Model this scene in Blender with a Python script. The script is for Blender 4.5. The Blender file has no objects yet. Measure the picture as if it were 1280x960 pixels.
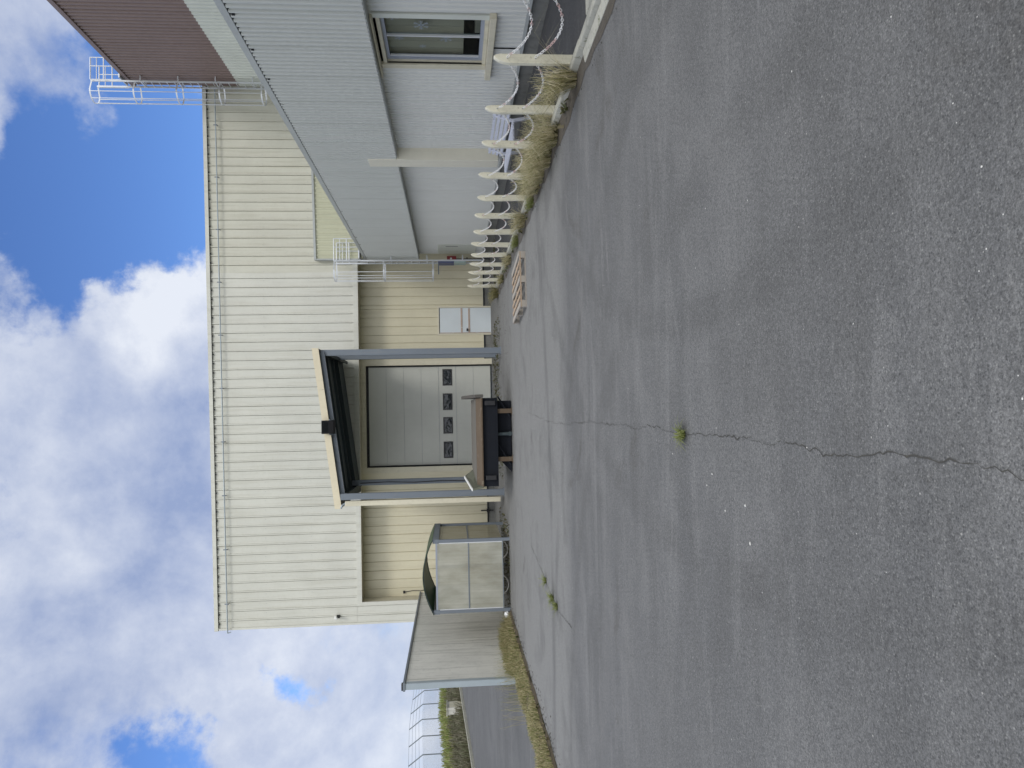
import bpy, math, random
from mathutils import Vector, Matrix
R=math.radians
random.seed(11)
sc=bpy.context.scene
COL=sc.collection

# ------------------------------------------------------------------ helpers
class MB:
    """collects faces; build() links them as one mesh object"""
    def __init__(s): s.v=[]; s.f=[]; s.m=[]; s.sm=[]
    def face(s,pts,mi=0,smooth=False):
        b=len(s.v); s.v+= [tuple(p) for p in pts]; s.f.append(tuple(range(b,b+len(pts)))); s.m.append(mi); s.sm.append(smooth)
    def raw(s,vs,fs,mi=0,smooth=False):
        b=len(s.v); s.v+=[tuple(p) for p in vs]
        for f in fs: s.f.append(tuple(i+b for i in f)); s.m.append(mi); s.sm.append(smooth)
    def box(s,x0,y0,z0,x1,y1,z1,mi=0):
        if x0>x1:x0,x1=x1,x0
        if y0>y1:y0,y1=y1,y0
        if z0>z1:z0,z1=z1,z0
        v=[(x0,y0,z0),(x1,y0,z0),(x1,y1,z0),(x0,y1,z0),(x0,y0,z1),(x1,y0,z1),(x1,y1,z1),(x0,y1,z1)]
        s.raw(v,[(0,3,2,1),(4,5,6,7),(0,1,5,4),(1,2,6,5),(2,3,7,6),(3,0,4,7)],mi)
    def hexa(s,lo,hi,mi=0):      # two quads, lower and upper, same order
        s.raw(list(lo)+list(hi),[(0,3,2,1),(4,5,6,7),(0,1,5,4),(1,2,6,5),(2,3,7,6),(3,0,4,7)],mi)
    def prism(s,poly,d,mi=0):    # closed outline (3D points) pushed along d
        d=Vector(d); n=len(poly); a=[Vector(p) for p in poly]; b=[p+d for p in a]
        s.raw(a+b,[tuple(range(n))[::-1],tuple(range(n,2*n))]+[(i,(i+1)%n,(i+1)%n+n,i+n) for i in range(n)],mi)
    def tube(s,p,q,r,n=8,mi=0,r2=None,caps=True):
        p=Vector(p);q=Vector(q);d=(q-p)
        if d.length<1e-6: return
        d.normalize(); a=d.orthogonal().normalized(); b=d.cross(a); r2=r if r2 is None else r2
        vs=[]
        for c,rr in ((p,r),(q,r2)):
            for k in range(n):
                t=2*math.pi*k/n; vs.append(c+a*math.cos(t)*rr+b*math.sin(t)*rr)
        s.raw(vs,[(k,(k+1)%n,(k+1)%n+n,k+n) for k in range(n)],mi,True)
        if caps: s.raw(vs,[tuple(range(n))[::-1],tuple(range(n,2*n))],mi)
    def path(s,pts,r,n=8,mi=0):
        for a,b in zip(pts[:-1],pts[1:]): s.tube(a,b,r,n,mi)
    def torus(s,c,ax,R_,r,n=24,m=6,mi=0,a0=0,a1=2*math.pi):
        ax=Vector(ax).normalized(); u=ax.orthogonal().normalized(); w=ax.cross(u); c=Vector(c)
        vs=[]
        for i in range(n):
            t=a0+(a1-a0)*i/n; rad=u*math.cos(t)+w*math.sin(t)
            for j in range(m):
                p=2*math.pi*j/m; vs.append(c+rad*(R_+r*math.cos(p))+ax*r*math.sin(p))
        fs=[(i*m+j,((i+1)%n)*m+j,((i+1)%n)*m+(j+1)%m,i*m+(j+1)%m) for i in range(n) for j in range(m)]
        s.raw(vs,fs,mi,True)
    def hbeam(s,p,q,w,h,side,t=.012,mi=0):
        """H profile from p to q; flanges of width w stand h apart along 'side'"""
        p=Vector(p);q=Vector(q);d=(q-p).normalized();sd=Vector(side);sd=(sd-d*sd.dot(d)).normalized();u=d.cross(sd)
        def bar(a0,a1,b0,b1):
            lo=[p+sd*a0+u*b0,p+sd*a1+u*b0,p+sd*a1+u*b1,p+sd*a0+u*b1]; hi=[x+(q-p) for x in lo]; s.hexa(lo,hi,mi)
        bar(-h/2,-h/2+t,-w/2,w/2); bar(h/2-t,h/2,-w/2,w/2); bar(-h/2+t,h/2-t,-t/2,t/2)
    def build(s,name,mats,parent=None,world=True,bevel=0):
        me=bpy.data.meshes.new(name)
        off=Vector((0,0,0))
        root=parent
        while root is not None and world:
            off+=root.location; root=root.parent
        me.from_pydata([tuple(Vector(p)-off) for p in s.v],[],s.f)
        mats=mats if isinstance(mats,(list,tuple)) else [mats]
        for m in mats: me.materials.append(m)
        me.polygons.foreach_set('material_index',s.m); me.polygons.foreach_set('use_smooth',s.sm)
        me.update()
        o=bpy.data.objects.new(name,me); COL.objects.link(o)
        if parent is not None: o.parent=parent
        if bevel:
            b=o.modifiers.new('bevel','BEVEL'); b.width=bevel; b.segments=2; b.limit_method='ANGLE'; b.angle_limit=R(40)
        return o
def tag(o,label,cat=None,group=None,kind=None):
    if label: o['label']=label
    if cat: o['category']=cat
    if group: o['group']=group
    if kind: o['kind']=kind
    return o
def thing(name,label,cat,loc=(0,0,0),rz=0,group=None):
    o=bpy.data.objects.new(name,None); o.empty_display_size=.2; COL.objects.link(o); o.location=loc; o.rotation_euler=(0,0,rz)
    return tag(o,label,cat,group)
def copy_thing(o,loc,label,rz=None):
    c=o.copy(); COL.objects.link(c); c.location=loc; c['label']=label
    if rz is not None: c.rotation_euler=(0,0,rz)
    for ch in list(o.children):
        d=ch.copy(); COL.objects.link(d); d.parent=c
        for g in list(ch.children):
            e=g.copy(); COL.objects.link(e); e.parent=d
    return c

# ------------------------------------------------------------------ materials
class NT:
    def __init__(s,nt): s.nt=nt; s.n=nt.nodes; s.l=nt.links
    def node(s,t,**k):
        n=s.n.new(t)
        for a,b in k.items():
            if a=='inp':
                for i,v in b.items():
                    if hasattr(v,'is_output') or isinstance(v,bpy.types.NodeSocket): s.l.new(v,n.inputs[i])
                    else: n.inputs[i].default_value=v
            else: setattr(n,a,b)
        return n
    def math(s,op,a,b=0.,c=None,clamp=False):
        d={0:a,1:b}
        if c is not None: d[2]=c
        return s.node('ShaderNodeMath',operation=op,use_clamp=clamp,inp=d).outputs[0]
    def noise(s,vec,scale,detail=4,rough=.55,dist=0.):
        return s.node('ShaderNodeTexNoise',inp={'Vector':vec,'Scale':scale,'Detail':detail,'Roughness':rough,'Distortion':dist}).outputs[0]
    def ramp(s,fac,lo,hi,a=0.,b=1.):
        return s.node('ShaderNodeMapRange',clamp=True,inp={0:fac,1:lo,2:hi,3:a,4:b}).outputs[0]
    def mix(s,fac,a,b,blend='MIX'):
        n=s.node('ShaderNodeMix',data_type='RGBA',blend_type=blend)
        for sock,v in ((n.inputs[0],fac),(n.inputs[6],a),(n.inputs[7],b)):
            if isinstance(v,bpy.types.NodeSocket): s.l.new(v,sock)
            elif isinstance(v,(tuple,list)): sock.default_value=(*v[:3],1)
            else: sock.default_value=v
        return n.outputs[2]
    def mapping(s,vec,scale=(1,1,1),loc=(0,0,0)):
        return s.node('ShaderNodeMapping',inp={'Vector':vec,'Scale':scale,'Location':loc}).outputs[0]
def newmat(name):
    m=bpy.data.materials.new(name); m.use_nodes=True; t=NT(m.node_tree); b=m.node_tree.nodes['Principled BSDF']
    tc=t.node('ShaderNodeTexCoord').outputs['Object']
    return m,t,b,tc
def setbump(t,b,h,strength=.3,dist=.01):
    n=t.node('ShaderNodeBump',inp={'Strength':strength,'Distance':dist,'Height':h}); t.l.new(n.outputs[0],b.inputs['Normal'])
def paint(name,col,rough=.5,metal=0.,dirt=(.25,.22,.17),amt=.25,streak=.3,scale=1.,var=.06,bump=.0,spots=None,spotcol=(.2,.09,.04)):
    m,t,b,tc=newmat(name)
    n1=t.noise(tc,.7*scale,5,.6); n2=t.noise(tc,9*scale,4,.6)
    c=t.mix(t.ramp(n1,.3,.7),tuple(x*(1-var) for x in col),tuple(min(x*(1+var),.9) for x in col))
    st=t.noise(t.mapping(tc,(7*scale,7*scale,.35*scale)),1.,5,.65)
    f=t.math('MULTIPLY',t.ramp(st,.5,.8),streak)
    c=t.mix(f,c,dirt)
    f2=t.math('MULTIPLY',t.ramp(n2,.52,.85),amt); c=t.mix(f2,c,dirt)
    if spots:
        sp=t.noise(tc,spots,4,.7,.5); c=t.mix(t.ramp(sp,.6,.68),c,spotcol)
    t.l.new(c,b.inputs['Base Color'])
    t.l.new(t.math('ADD',t.math('MULTIPLY',n2,.25),rough-.12),b.inputs['Roughness'])
    b.inputs['Metallic'].default_value=metal
    if bump: setbump(t,b,t.noise(tc,30*scale,4,.6),bump,.01)
    return m
M={}
M['upper']=paint('cream_sheet',(.585,.58,.515),.45,streak=.42,amt=.2,dirt=(.36,.34,.25))
M['upper_right']=paint('yellower_sheet',(.555,.545,.46),.5,streak=.45,amt=.15,dirt=(.30,.28,.18))  # slightly darker, yellower cream for the right-hand sheets
M['lower']=paint('sand_sheet',(.62,.575,.42),.45,streak=.35,amt=.12,dirt=(.34,.28,.16))
M['olive']=paint('olive_sheet',(.50,.50,.36),.5,streak=.15,amt=.1)
M['fascia']=paint('sand_fascia',(.66,.59,.43),.5,streak=.2,amt=.15,dirt=(.4,.33,.2))
M['cream']=paint('cream_trim',(.62,.58,.45),.5,streak=.35,amt=.3,dirt=(.3,.27,.18))
M['office']=paint('grey_sheet',(.60,.605,.575),.45,var=.02,streak=.05,amt=.0,dirt=(.26,.27,.25))
M['pale_panel']=paint('cream_panel',(.70,.67,.56),.5,streak=.15,amt=.1)
M['office_mid']=paint('mid_grey_sheet',(.52,.535,.51),.45,var=.02,streak=.1,amt=.05,dirt=(.26,.27,.25))
M['office_up']=paint('pale_grey_sheet',(.58,.60,.54),.45,streak=.12,amt=.08,dirt=(.3,.31,.27))
M['brown']=paint('brown_sheet',(.19,.132,.115),.45,streak=.18,amt=.1,dirt=(.10,.06,.05))
M['flash']=paint('grey_flashing',(.40,.42,.41),.4,streak=.15,amt=.2)
M['dark']=paint('black_rubber_and_shadow',(.012,.012,.014),.6,streak=.1,amt=.1,dirt=(.05,.05,.05))
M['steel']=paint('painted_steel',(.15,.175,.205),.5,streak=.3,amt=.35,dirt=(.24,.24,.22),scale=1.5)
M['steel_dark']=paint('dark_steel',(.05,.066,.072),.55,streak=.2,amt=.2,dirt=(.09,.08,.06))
M['girder']=paint('black_girder',(.010,.012,.017),.7,streak=.2,amt=.4,dirt=(.022,.02,.018),scale=2)
for _k in ('girder','steel_dark'): M[_k].node_tree.nodes['Principled BSDF'].inputs['Specular IOR Level'].default_value=.15
M['rust']=paint('rusty_steel',(.09,.064,.040),.8,streak=.4,amt=.6,dirt=(.10,.055,.03),scale=2,spots=6,spotcol=(.16,.135,.095))
M['platform_grey']=paint('worn_deck_steel',(.115,.108,.095),.7,streak=.4,amt=.6,dirt=(.12,.09,.05),scale=3)
M['platform_dark']=paint('dark_worn_plate',(.06,.055,.048),.75,streak=.4,amt=.6,dirt=(.12,.10,.075),scale=3)
M['flap']=paint('mossy_plate',(.10,.105,.075),.8,streak=.4,amt=.6,dirt=(.2,.2,.15),scale=3)
M['galv']=paint('galvanised_steel',(.62,.64,.66),.38,.35,streak=.1,amt=.2,dirt=(.35,.35,.34),scale=3)
M['galv_post']=paint('galvanised_post',(.33,.38,.41),.5,.1,streak=.2,amt=.2,dirt=(.25,.27,.27),scale=3)
M['concrete']=paint('concrete',(.62,.61,.56),.9,streak=.95,amt=.35,dirt=(.28,.275,.245),scale=.9,var=.12,bump=.4)
M['plinth']=paint('plinth_concrete',(.19,.19,.175),.9,streak=.5,amt=.6,dirt=(.07,.07,.06),bump=.4)
M['kerb']=paint('kerb_concrete',(.42,.41,.35),.9,streak=.35,amt=.6,dirt=(.13,.13,.09),scale=2,bump=.5,spots=7,spotcol=(.15,.16,.10))
M['picket']=paint('ivory_picket',(.66,.63,.50),.6,streak=.4,amt=.45,dirt=(.34,.32,.22),scale=3,spots=10,spotcol=(.40,.37,.27))
M['chainw']=paint('white_plastic',(.86,.85,.83),.4,streak=.1,amt=.2,scale=4)
M['chainr']=paint('faded_red_plastic',(.66,.47,.44),.45,streak=.1,amt=.3,dirt=(.6,.5,.45),scale=4)
M['bench']=paint('lilac_white_slats',(.62,.64,.72),.5,streak=.2,amt=.35,scale=4,spots=14,spotcol=(.3,.3,.32))
M['doorgrey']=paint('door_grey',(.51,.515,.465),.4,streak=.08,amt=.08,dirt=(.33,.33,.28))
M['doorblue']=paint('pale_blue_door',(.60,.65,.67),.45,streak=.15,amt=.3,dirt=(.6,.6,.55))
M['rustline']=paint('rust_streaks',(.42,.33,.27),.8,streak=.2,amt=.5,dirt=(.22,.10,.05),scale=4,spots=9,spotcol=(.58,.62,.63))
M['black']=paint('black_plastic',(.015,.015,.017),.4,streak=.1,amt=.2,dirt=(.04,.04,.04))
M['red']=paint('red_paint',(.28,.03,.035),.5,streak=.2,amt=.3)
M['white']=paint('white_plastic_case',(.75,.75,.73),.4,streak=.1,amt=.1)
M['alu']=paint('window_frame_grey',(.30,.33,.39),.4,streak=.1,amt=.15,scale=3)
M['alulight']=paint('window_bead_light',(.62,.64,.66),.4,streak=.1,amt=.1,scale=3)
M['window_beige']=paint('beige_reflection_and_desk',(.78,.68,.52),.8,streak=.1,amt=.1)  # beige put in for the window's reflections; the desk shares it
M['room']=paint('dim_room',(.05,.055,.06),.8)
M['bluetag']=paint('blue_hatch',(.06,.08,.18),.5,streak=.2,amt=.4)
M['teal']=paint('pale_teal_hatch',(.35,.45,.43),.5,streak=.2,amt=.3)
M['roofgrey']=paint('roof_sheet',(.25,.26,.26),.6)
M['tyre']=paint('bicycle_tyre',(.02,.02,.02),.8)
M['paletyre']=paint('pale_tyre',(.60,.59,.56),.6)
M['frost']=paint('frosted_film',(.30,.34,.37),.6)
M['bag']=paint('white_film',(.75,.77,.78),.3)

def glass(name,tint,trans=.75,rough=.05):
    m,t,b,tc=newmat(name); out=m.node_tree.nodes['Material Output']
    b.inputs['Base Color'].default_value=(*tint,1); b.inputs['Roughness'].default_value=rough
    tr=t.node('ShaderNodeBsdfTransparent',inp={0:(.8,.84,.84,1)})
    mx=t.node('ShaderNodeMixShader',inp={0:trans,1:b.outputs[0],2:tr.outputs[0]})
    t.l.new(mx.outputs[0],out.inputs[0]); return m
M['glass']=glass('window_glass',(.02,.022,.025),.86)
M['doorglass']=glass('door_pane',(.02,.025,.03),.05,.03)
def _warp(m,sc_):
    t=NT(m.node_tree); b=m.node_tree.nodes['Principled BSDF']; tc=t.node('ShaderNodeTexCoord').outputs['Object']
    setbump(t,b,t.noise(tc,sc_,2,.5,1.),1.,.04)
_warp(M['doorglass'],3.)
def poly(name,col,dcol,trans):
    m,t,b,tc=newmat(name); out=m.node_tree.nodes['Material Output']
    n=t.noise(t.mapping(tc,(2.,2.,.8)),1.2,4,.6); fl=t.noise(t.mapping(tc,(30,30,.3)),1,2,.5)
    c=t.mix(t.ramp(n,.35,.75),col,dcol); c=t.mix(t.math('MULTIPLY',t.ramp(fl,.4,.7),.3),c,dcol)
    t.l.new(c,b.inputs['Base Color']); b.inputs['Roughness'].default_value=.35
    tl=t.node('ShaderNodeBsdfTranslucent',inp={0:c}); tr=t.node('ShaderNodeBsdfTransparent')
    m1=t.node('ShaderNodeMixShader',inp={0:.35,1:b.outputs[0],2:tl.outputs[0]})
    m2=t.node('ShaderNodeMixShader',inp={0:trans,1:m1.outputs[0],2:tr.outputs[0]})
    t.l.new(m2.outputs[0],out.inputs[0]); return m
M['poly']=poly('twinwall_panel',(.68,.68,.60),(.42,.41,.33),.30)
M['poly_side']=poly('yellowed_panel',(.60,.56,.42),(.42,.38,.25),.3)
M['polygreen']=poly('green_roof_sheet',(.05,.12,.06),(.03,.07,.035),.05)
def netting():
    m,t,b,tc=newmat('wire_mesh'); out=m.node_tree.nodes['Material Output']
    b.inputs['Base Color'].default_value=(.30,.32,.34,1)
    sep=t.node('ShaderNodeSeparateXYZ',inp={0:tc})
    a=t.math('ADD',sep.outputs[1],sep.outputs[2]); c=t.math('SUBTRACT',sep.outputs[1],sep.outputs[2])
    def lines(v): return t.math('GREATER_THAN',t.math('FRACT',t.math('MULTIPLY',v,16.)),.88)
    f=t.math('MAXIMUM',lines(a),lines(c))
    tr=t.node('ShaderNodeBsdfTransparent'); mx=t.node('ShaderNodeMixShader',inp={0:f,1:tr.outputs[0],2:b.outputs[0]})
    t.l.new(mx.outputs[0],out.inputs[0]); return m
M['net']=netting()

def asphalt(name,base,light,darker,seam=None):
    m,t,b,tc=newmat(name)
    big=t.noise(tc,.22,4,.55); mid=t.noise(t.mapping(tc,(.5,1.6,1)),1.1,5,.6); 
    streak=t.noise(t.mapping(tc,(.22,2.0,1)),1.,6,.65,.6)
    fine=t.noise(tc,150,4,.75); med=t.noise(tc,55,5,.8)
    vor=t.node('ShaderNodeTexVoronoi',inp={'Vector':tc,'Scale':95.}); 
    vor2=t.node('ShaderNodeTexVoronoi',inp={'Vector':tc,'Scale':38.})
    c=t.mix(t.ramp(big,.3,.7),darker,base)
    c=t.mix(t.math('MULTIPLY',t.ramp(mid,.45,.7),.45),c,tuple(x*1.25 for x in base))
    c=t.mix(t.math('MULTIPLY',t.ramp(streak,.5,.72),.5),c,tuple(x*1.35 for x in base))
    c=t.mix(t.math('MULTIPLY',t.ramp(t.noise(t.mapping(tc,(.35,1.3,1),(5,9,0)),1.6,6,.65),0.5,.72),.5),c,tuple(x*.72 for x in base))
    if seam is not None:
        sep=t.node('ShaderNodeSeparateXYZ',inp={0:tc})
        w=t.noise(t.mapping(tc,(.5,.5,1)),1.,3,.5)
        e=t.math('ADD',t.math('ADD',sep.outputs[1],t.math('MULTIPLY',w,.5)),t.math('MULTIPLY',t.noise(tc,.9,5,.6),.8))
        f=t.ramp(e,seam+.1,seam+1.1); 
        x2=t.ramp(sep.outputs[1],seam+5,seam+14,1.,.45)
        c=t.mix(t.math('MULTIPLY',f,x2),c,light)
    big2=t.noise(t.mapping(tc,(1,1,1),(4,7,0)),.75,8,.68,.4)
    c=t.mix(t.ramp(big2,.50,.64,0,.5),c,tuple(x*.70 for x in base))
    c=t.mix(t.ramp(big2,.34,.47,.4,0),c,tuple(x*1.32 for x in base))
    sepx=t.node('ShaderNodeSeparateXYZ',inp={0:tc})
    for cx_,cy_,rd,wd in ((-6.,3.,7.6,.16),(-6.,3.,9.2,.16),(9.,4.5,8.4,.14),(9.,4.5,10.,.14),(-2.,26.,14.,.18)):
        dx=t.math('SUBTRACT',sepx.outputs[0],cx_); dy=t.math('SUBTRACT',sepx.outputs[1],cy_)
        dd=t.math('SQRT',t.math('ADD',t.math('MULTIPLY',dx,dx),t.math('MULTIPLY',dy,dy)))
        bd=t.ramp(t.math('ABSOLUTE',t.math('SUBTRACT',dd,rd)),wd*.5,wd*1.3,1.,0.)
        c=t.mix(t.math('MULTIPLY',t.math('MULTIPLY',bd,t.ramp(mid,.35,.6)),.5),c,tuple(x*.66 for x in base))
    st=t.noise(t.mapping(tc,(1,1,1),(11,3,0)),.55,6,.7,1.2)
    c=t.mix(t.ramp(st,.60,.68,0,.55),c,(.070,.066,.060))
    wr=t.noise(t.mapping(tc,(.30,1.5,1),(2,8,0)),1.3,8,.72,.8)
    c=t.mix(t.ramp(wr,.54,.66,0,.45),c,tuple(x*1.55 for x in base))
    # mottled aggregate
    g=t.ramp(fine,.32,.68,.55,1.5)
    c=t.mix(1.,c,g,'MULTIPLY'); c=t.mix(1.,c,t.ramp(med,.34,.66,.76,1.25),'MULTIPLY')
    sp=t.node('ShaderNodeSeparateColor',inp={0:vor.outputs['Color']})
    c=t.mix(t.math('MULTIPLY',t.math('MULTIPLY',t.math('GREATER_THAN',sp.outputs[0],.80),t.math('LESS_THAN',vor.outputs['Distance'],.36)),.35),c,(.30,.30,.28))
    c=t.mix(t.math('MULTIPLY',t.math('MULTIPLY',t.math('GREATER_THAN',sp.outputs[1],.80),t.math('LESS_THAN',vor.outputs['Distance'],.42)),.5),c,(.035,.036,.038))
    vor3=t.node('ShaderNodeTexVoronoi',inp={'Vector':tc,'Scale':98.}); sp3=t.node('ShaderNodeSeparateColor',inp={0:vor3.outputs['Color']})
    c=t.mix(1.,c,t.ramp(sp3.outputs[0],0,1,.80,1.2),'MULTIPLY')
    sp2=t.node('ShaderNodeSeparateColor',inp={0:vor2.outputs['Color']})
    c=t.mix(t.math('MULTIPLY',t.math('MULTIPLY',t.math('GREATER_THAN',sp2.outputs[0],.99),t.math('LESS_THAN',vor2.outputs['Distance'],.16)),.6),c,(.45,.44,.41))
    t.l.new(c,b.inputs['Base Color']); b.inputs['Roughness'].default_value=.85
    h=t.math('ADD',fine,t.math('MULTIPLY',vor.outputs['Distance'],.7)); setbump(t,b,h,.55,.006)
    return m
M['asphalt']=asphalt('yard_asphalt',(.121,.120,.117),(.172,.171,.164),(.099,.100,.101),10.3)
M['asphalt2']=asphalt('side_road_asphalt',(.098,.098,.097),(.2,.2,.2),(.08,.08,.08))
M['strip']=asphalt('strip_asphalt',(.05,.05,.052),(.2,.2,.2),(.035,.035,.038))
def grassmat(name,cols):
    m,t,b,tc=newmat(name)
    rnd=t.node('ShaderNodeNewGeometry').outputs['Random Per Island']
    cr=t.node('ShaderNodeValToRGB',inp={0:rnd}); e=cr.color_ramp.elements
    e[0].position=0; e[0].color=(*cols[0],1); e[1].position=1; e[1].color=(*cols[-1],1)
    for i,c in enumerate(cols[1:-1]): x=e.new((i+1)/(len(cols)-1)); x.color=(*c,1)
    t.l.new(cr.outputs[0],b.inputs['Base Color']); b.inputs['Roughness'].default_value=.6
    out=m.node_tree.nodes['Material Output']
    tl=t.node('ShaderNodeBsdfTranslucent',inp={0:cr.outputs[0]}); mx=t.node('ShaderNodeMixShader',inp={0:.4,1:b.outputs[0],2:tl.outputs[0]})
    t.l.new(mx.outputs[0],out.inputs[0]); return m
M['gold']=grassmat('dry_green_grass',[(.12,.14,.04),(.32,.30,.13),(.66,.58,.40),(.46,.41,.22),(.74,.68,.50)])
M['verge']=grassmat('verge_grass',[(.13,.16,.04),(.22,.23,.08),(.46,.38,.22),(.28,.26,.12),(.52,.44,.28)])
M['weed']=grassmat('weed_green',[(.14,.18,.04),(.25,.27,.09),(.2,.22,.07)])
M['moss']=grassmat('moss_green',[(.05,.07,.02),(.10,.10,.04),(.16,.13,.07)])
M['bankg']=grassmat('bank_grass',[(.24,.33,.08),(.34,.38,.13),(.38,.33,.18),(.28,.34,.1)])
M['bankb']=grassmat('bank_scrub',[(.15,.15,.08),(.21,.19,.13),(.27,.25,.18),(.15,.17,.08)])
def soilmat(name,a,b_,c_):
    m,t,b,tc=newmat(name); c=t.mix(t.ramp(t.noise(tc,.35,4),.35,.65),a,b_); c=t.mix(t.ramp(t.noise(tc,14,5,.7),.5,.7),c,c_)
    t.l.new(c,b.inputs['Base Color']); b.inputs['Roughness'].default_value=.95; setbump(t,b,t.noise(tc,25,4,.7),.8,.03); return m
M['meadow']=soilmat('meadow',(.12,.17,.045),(.18,.19,.07),(.10,.11,.04))
M['soil']=soilmat('verge_soil',(.075,.055,.033),(.085,.07,.04),(.035,.03,.022))
M['kerbdirt']=soilmat('kerb_dirt',(.105,.10,.095),(.085,.07,.05),(.05,.045,.036))
M['wood']=paint('pallet_wood',(.36,.27,.19),.8,streak=.3,amt=.4,dirt=(.22,.18,.14),scale=5)
M['woodgrey']=paint('weathered_pallet_wood',(.33,.30,.26),.8,streak=.3,amt=.4,dirt=(.2,.18,.16),scale=5)
M['crack']=paint('crack_dirt',(.05,.048,.043),.95,streak=.2,amt=.6,dirt=(.11,.10,.07),scale=6)
M['chip']=paint('stone_chip',(.62,.61,.58),.8)

# ------------------------------------------------------------------ terrain
def smooth(a,b,x):
    t=max(0.,min(1.,(x-a)/(b-a))); return t*t*(3-2*t)
def side_h(x,y): return .05*max(0.,min(30.,y-20.))*smooth(-7.3,-9.,x)
def ter(x,y):
    z=side_h(x,y)
    z+=.90*smooth(-17.9,-20.2,x)*smooth(15,30,y)
    return z
def axis(vals):
    out=[]
    for a,b,n in vals:
        out+=[a+(b-a)*i/n for i in range(n)]
    out.append(vals[-1][1]); return out
XS=axis([(-900,-60,8),(-60,-24,8),(-24,-16,16),(-16,-9.2,4),(-9.2,-7.2,6),(-7.2,40,4),(40,900,6)])
YS=axis([(-600,-20,6),(-20,10,3),(10,60,25),(60,200,8),(200,1500,6)])
mb=MB(); n=len(XS)
mb.raw([(x,y,ter(x,y)-.04) for y in YS for x in XS],[(j*n+i,j*n+i+1,(j+1)*n+i+1,(j+1)*n+i) for j in range(len(YS)-1) for i in range(n-1)],0,True)
tag(mb.build('ground',M['meadow']),None,kind='structure')
# yard: a grid sheet, so the asphalt is one surface
mb=MB(); mb.face([(-5.85,-12,0),(4.02,-12,0),(4.02,30,0),(-5.85,30,0)]); mb.face([(4.02,24.9,0),(7,24.9,0),(7,30,0),(4.02,30,0)])
mb.face([(-7.3,21.5,0),(-5.85,21.5,0),(-5.85,30,0),(-7.3,30,0)])
yard=tag(mb.build('yard',M['asphalt']),None,kind='structure')
# side road beyond the wall
mb=MB(); xs=axis([(-17.6,-9.2,6),(-9.2,-7.2,6),(-7.2,-6.85,1)]); ys=axis([(-12,12,3),(12,60,24)]); n=len(xs)
ys=[y for y in ys]
vs=[(x,y,side_h(x,y)-.0) for y in ys for x in xs]
fs=[(j*n+i,j*n+i+1,(j+1)*n+i+1,(j+1)*n+i) for j in range(len(ys)-1) for i in range(n-1) if not (ys[j]>=28 and xs[i]>-8.2)]
mb.raw(vs,fs,0,True); tag(mb.build('side_road',M['asphalt2']),None,kind='structure')
mb=MB(); ky=axis([(-12,60,24)])
for a,b in zip(ky[:-1],ky[1:]):
    za,zb=side_h(-17.6,a),side_h(-17.6,b)
    mb.hexa([(-17.8,a,za-.1),(-17.6,a,za-.1),(-17.6,b-.01,zb-.1),(-17.8,b-.01,zb-.1)],[(-17.8,a,za+.14),(-17.6,a,za+.14),(-17.6,b-.01,zb+.14),(-17.8,b-.01,zb+.14)])
tag(mb.build('road_kerb',M['kerb']),None,kind='structure')
# verge soil strip
mb=MB(); N=26
L=[(-6.85+ .1*math.sin(i*1.7), 2+i*.78) for i in range(N)]; Rr=[(-5.84+.06*math.sin(i*2.3+1), 2+i*.78) for i in range(N)]
vs=[];fs=[]
for (a,b),(c,d) in zip(L,Rr):
    vs+=[(a,b,.01),((a+c)/2-.1,b,.10),((a+c)/2+.2,b,.09),(c,d,.008)]
for i in range(N-1):
    for k in range(3): fs.append((i*4+k,i*4+k+1,i*4+k+5,i*4+k+4))
mb.raw(vs,fs,0,True); tag(mb.build('verge',M['soil']),None,kind='structure')
# strip in front of the office
mb=MB(); mb.face([(4.2,-12,.03),(6.2,-12,.03),(6.2,24.9,.03),(4.2,24.9,.03)]); tag(mb.build('footpath',M['strip']),None,kind='structure')
# kerb stones in lengths with joints
mb=MB(); y=-6.
while y<24.8:
    l=1.0; dz=random.uniform(-.006,.006); dx=random.uniform(-.008,.008)
    mb.hexa([(4.09+dx,y+.006,-.03),(4.22+dx,y+.006,-.03),(4.22+dx,y+l-.006,-.03),(4.09+dx,y+l-.006,-.03)],
            [(4.12+dx,y+.006,.10+dz),(4.22+dx,y+.006,.10+dz),(4.22+dx,y+l-.006,.10+dz),(4.12+dx,y+l-.006,.10+dz)])
    y+=l
tag(mb.build('kerb',M['kerb'],bevel=.012),None,kind='structure')
mb=MB(); y=-6.95
while y<8.0:
    l=1.0; mb.hexa([(3.96,y+.006,-.03),(4.088,y+.006,-.03),(4.088,y+l-.006,-.03),(3.96,y+l-.006,-.03)],[(3.965,y+.006,.022),(4.088,y+.006,.045),(4.088,y+l-.006,.045),(3.965,y+l-.006,.022)]); y+=l
tag(mb.build('gutter',M['kerb'],bevel=.006),None,kind='structure')
rs=random.Random(4); mb=MB(); vs=[]; n_=70
for i in range(n_):
    y=5.+i*.285; o=(.10 if y<8.3 else .17)+rs.uniform(-.05,.05); vs+=[(3.985-o,y,.004),(4.02,y,.014),(4.1,y,.018)] if y>8.0 else [(3.955-o,y,.004),(3.955-o*.5,y,.010),(3.962,y,.014)]
mb.raw(vs,[(i*3+k,i*3+k+1,i*3+k+4,i*3+k+3) for i in range(n_-1) for k in range(2)],0,True); tag(mb.build('kerb_soil',M['kerbdirt']),None,kind='structure')
mb=MB(); mb.box(4.235,5.2,.0,4.47,7.55,.095); tag(mb.build('paving_slab',M['kerb'],bevel=.01),None,kind='structure')

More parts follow.
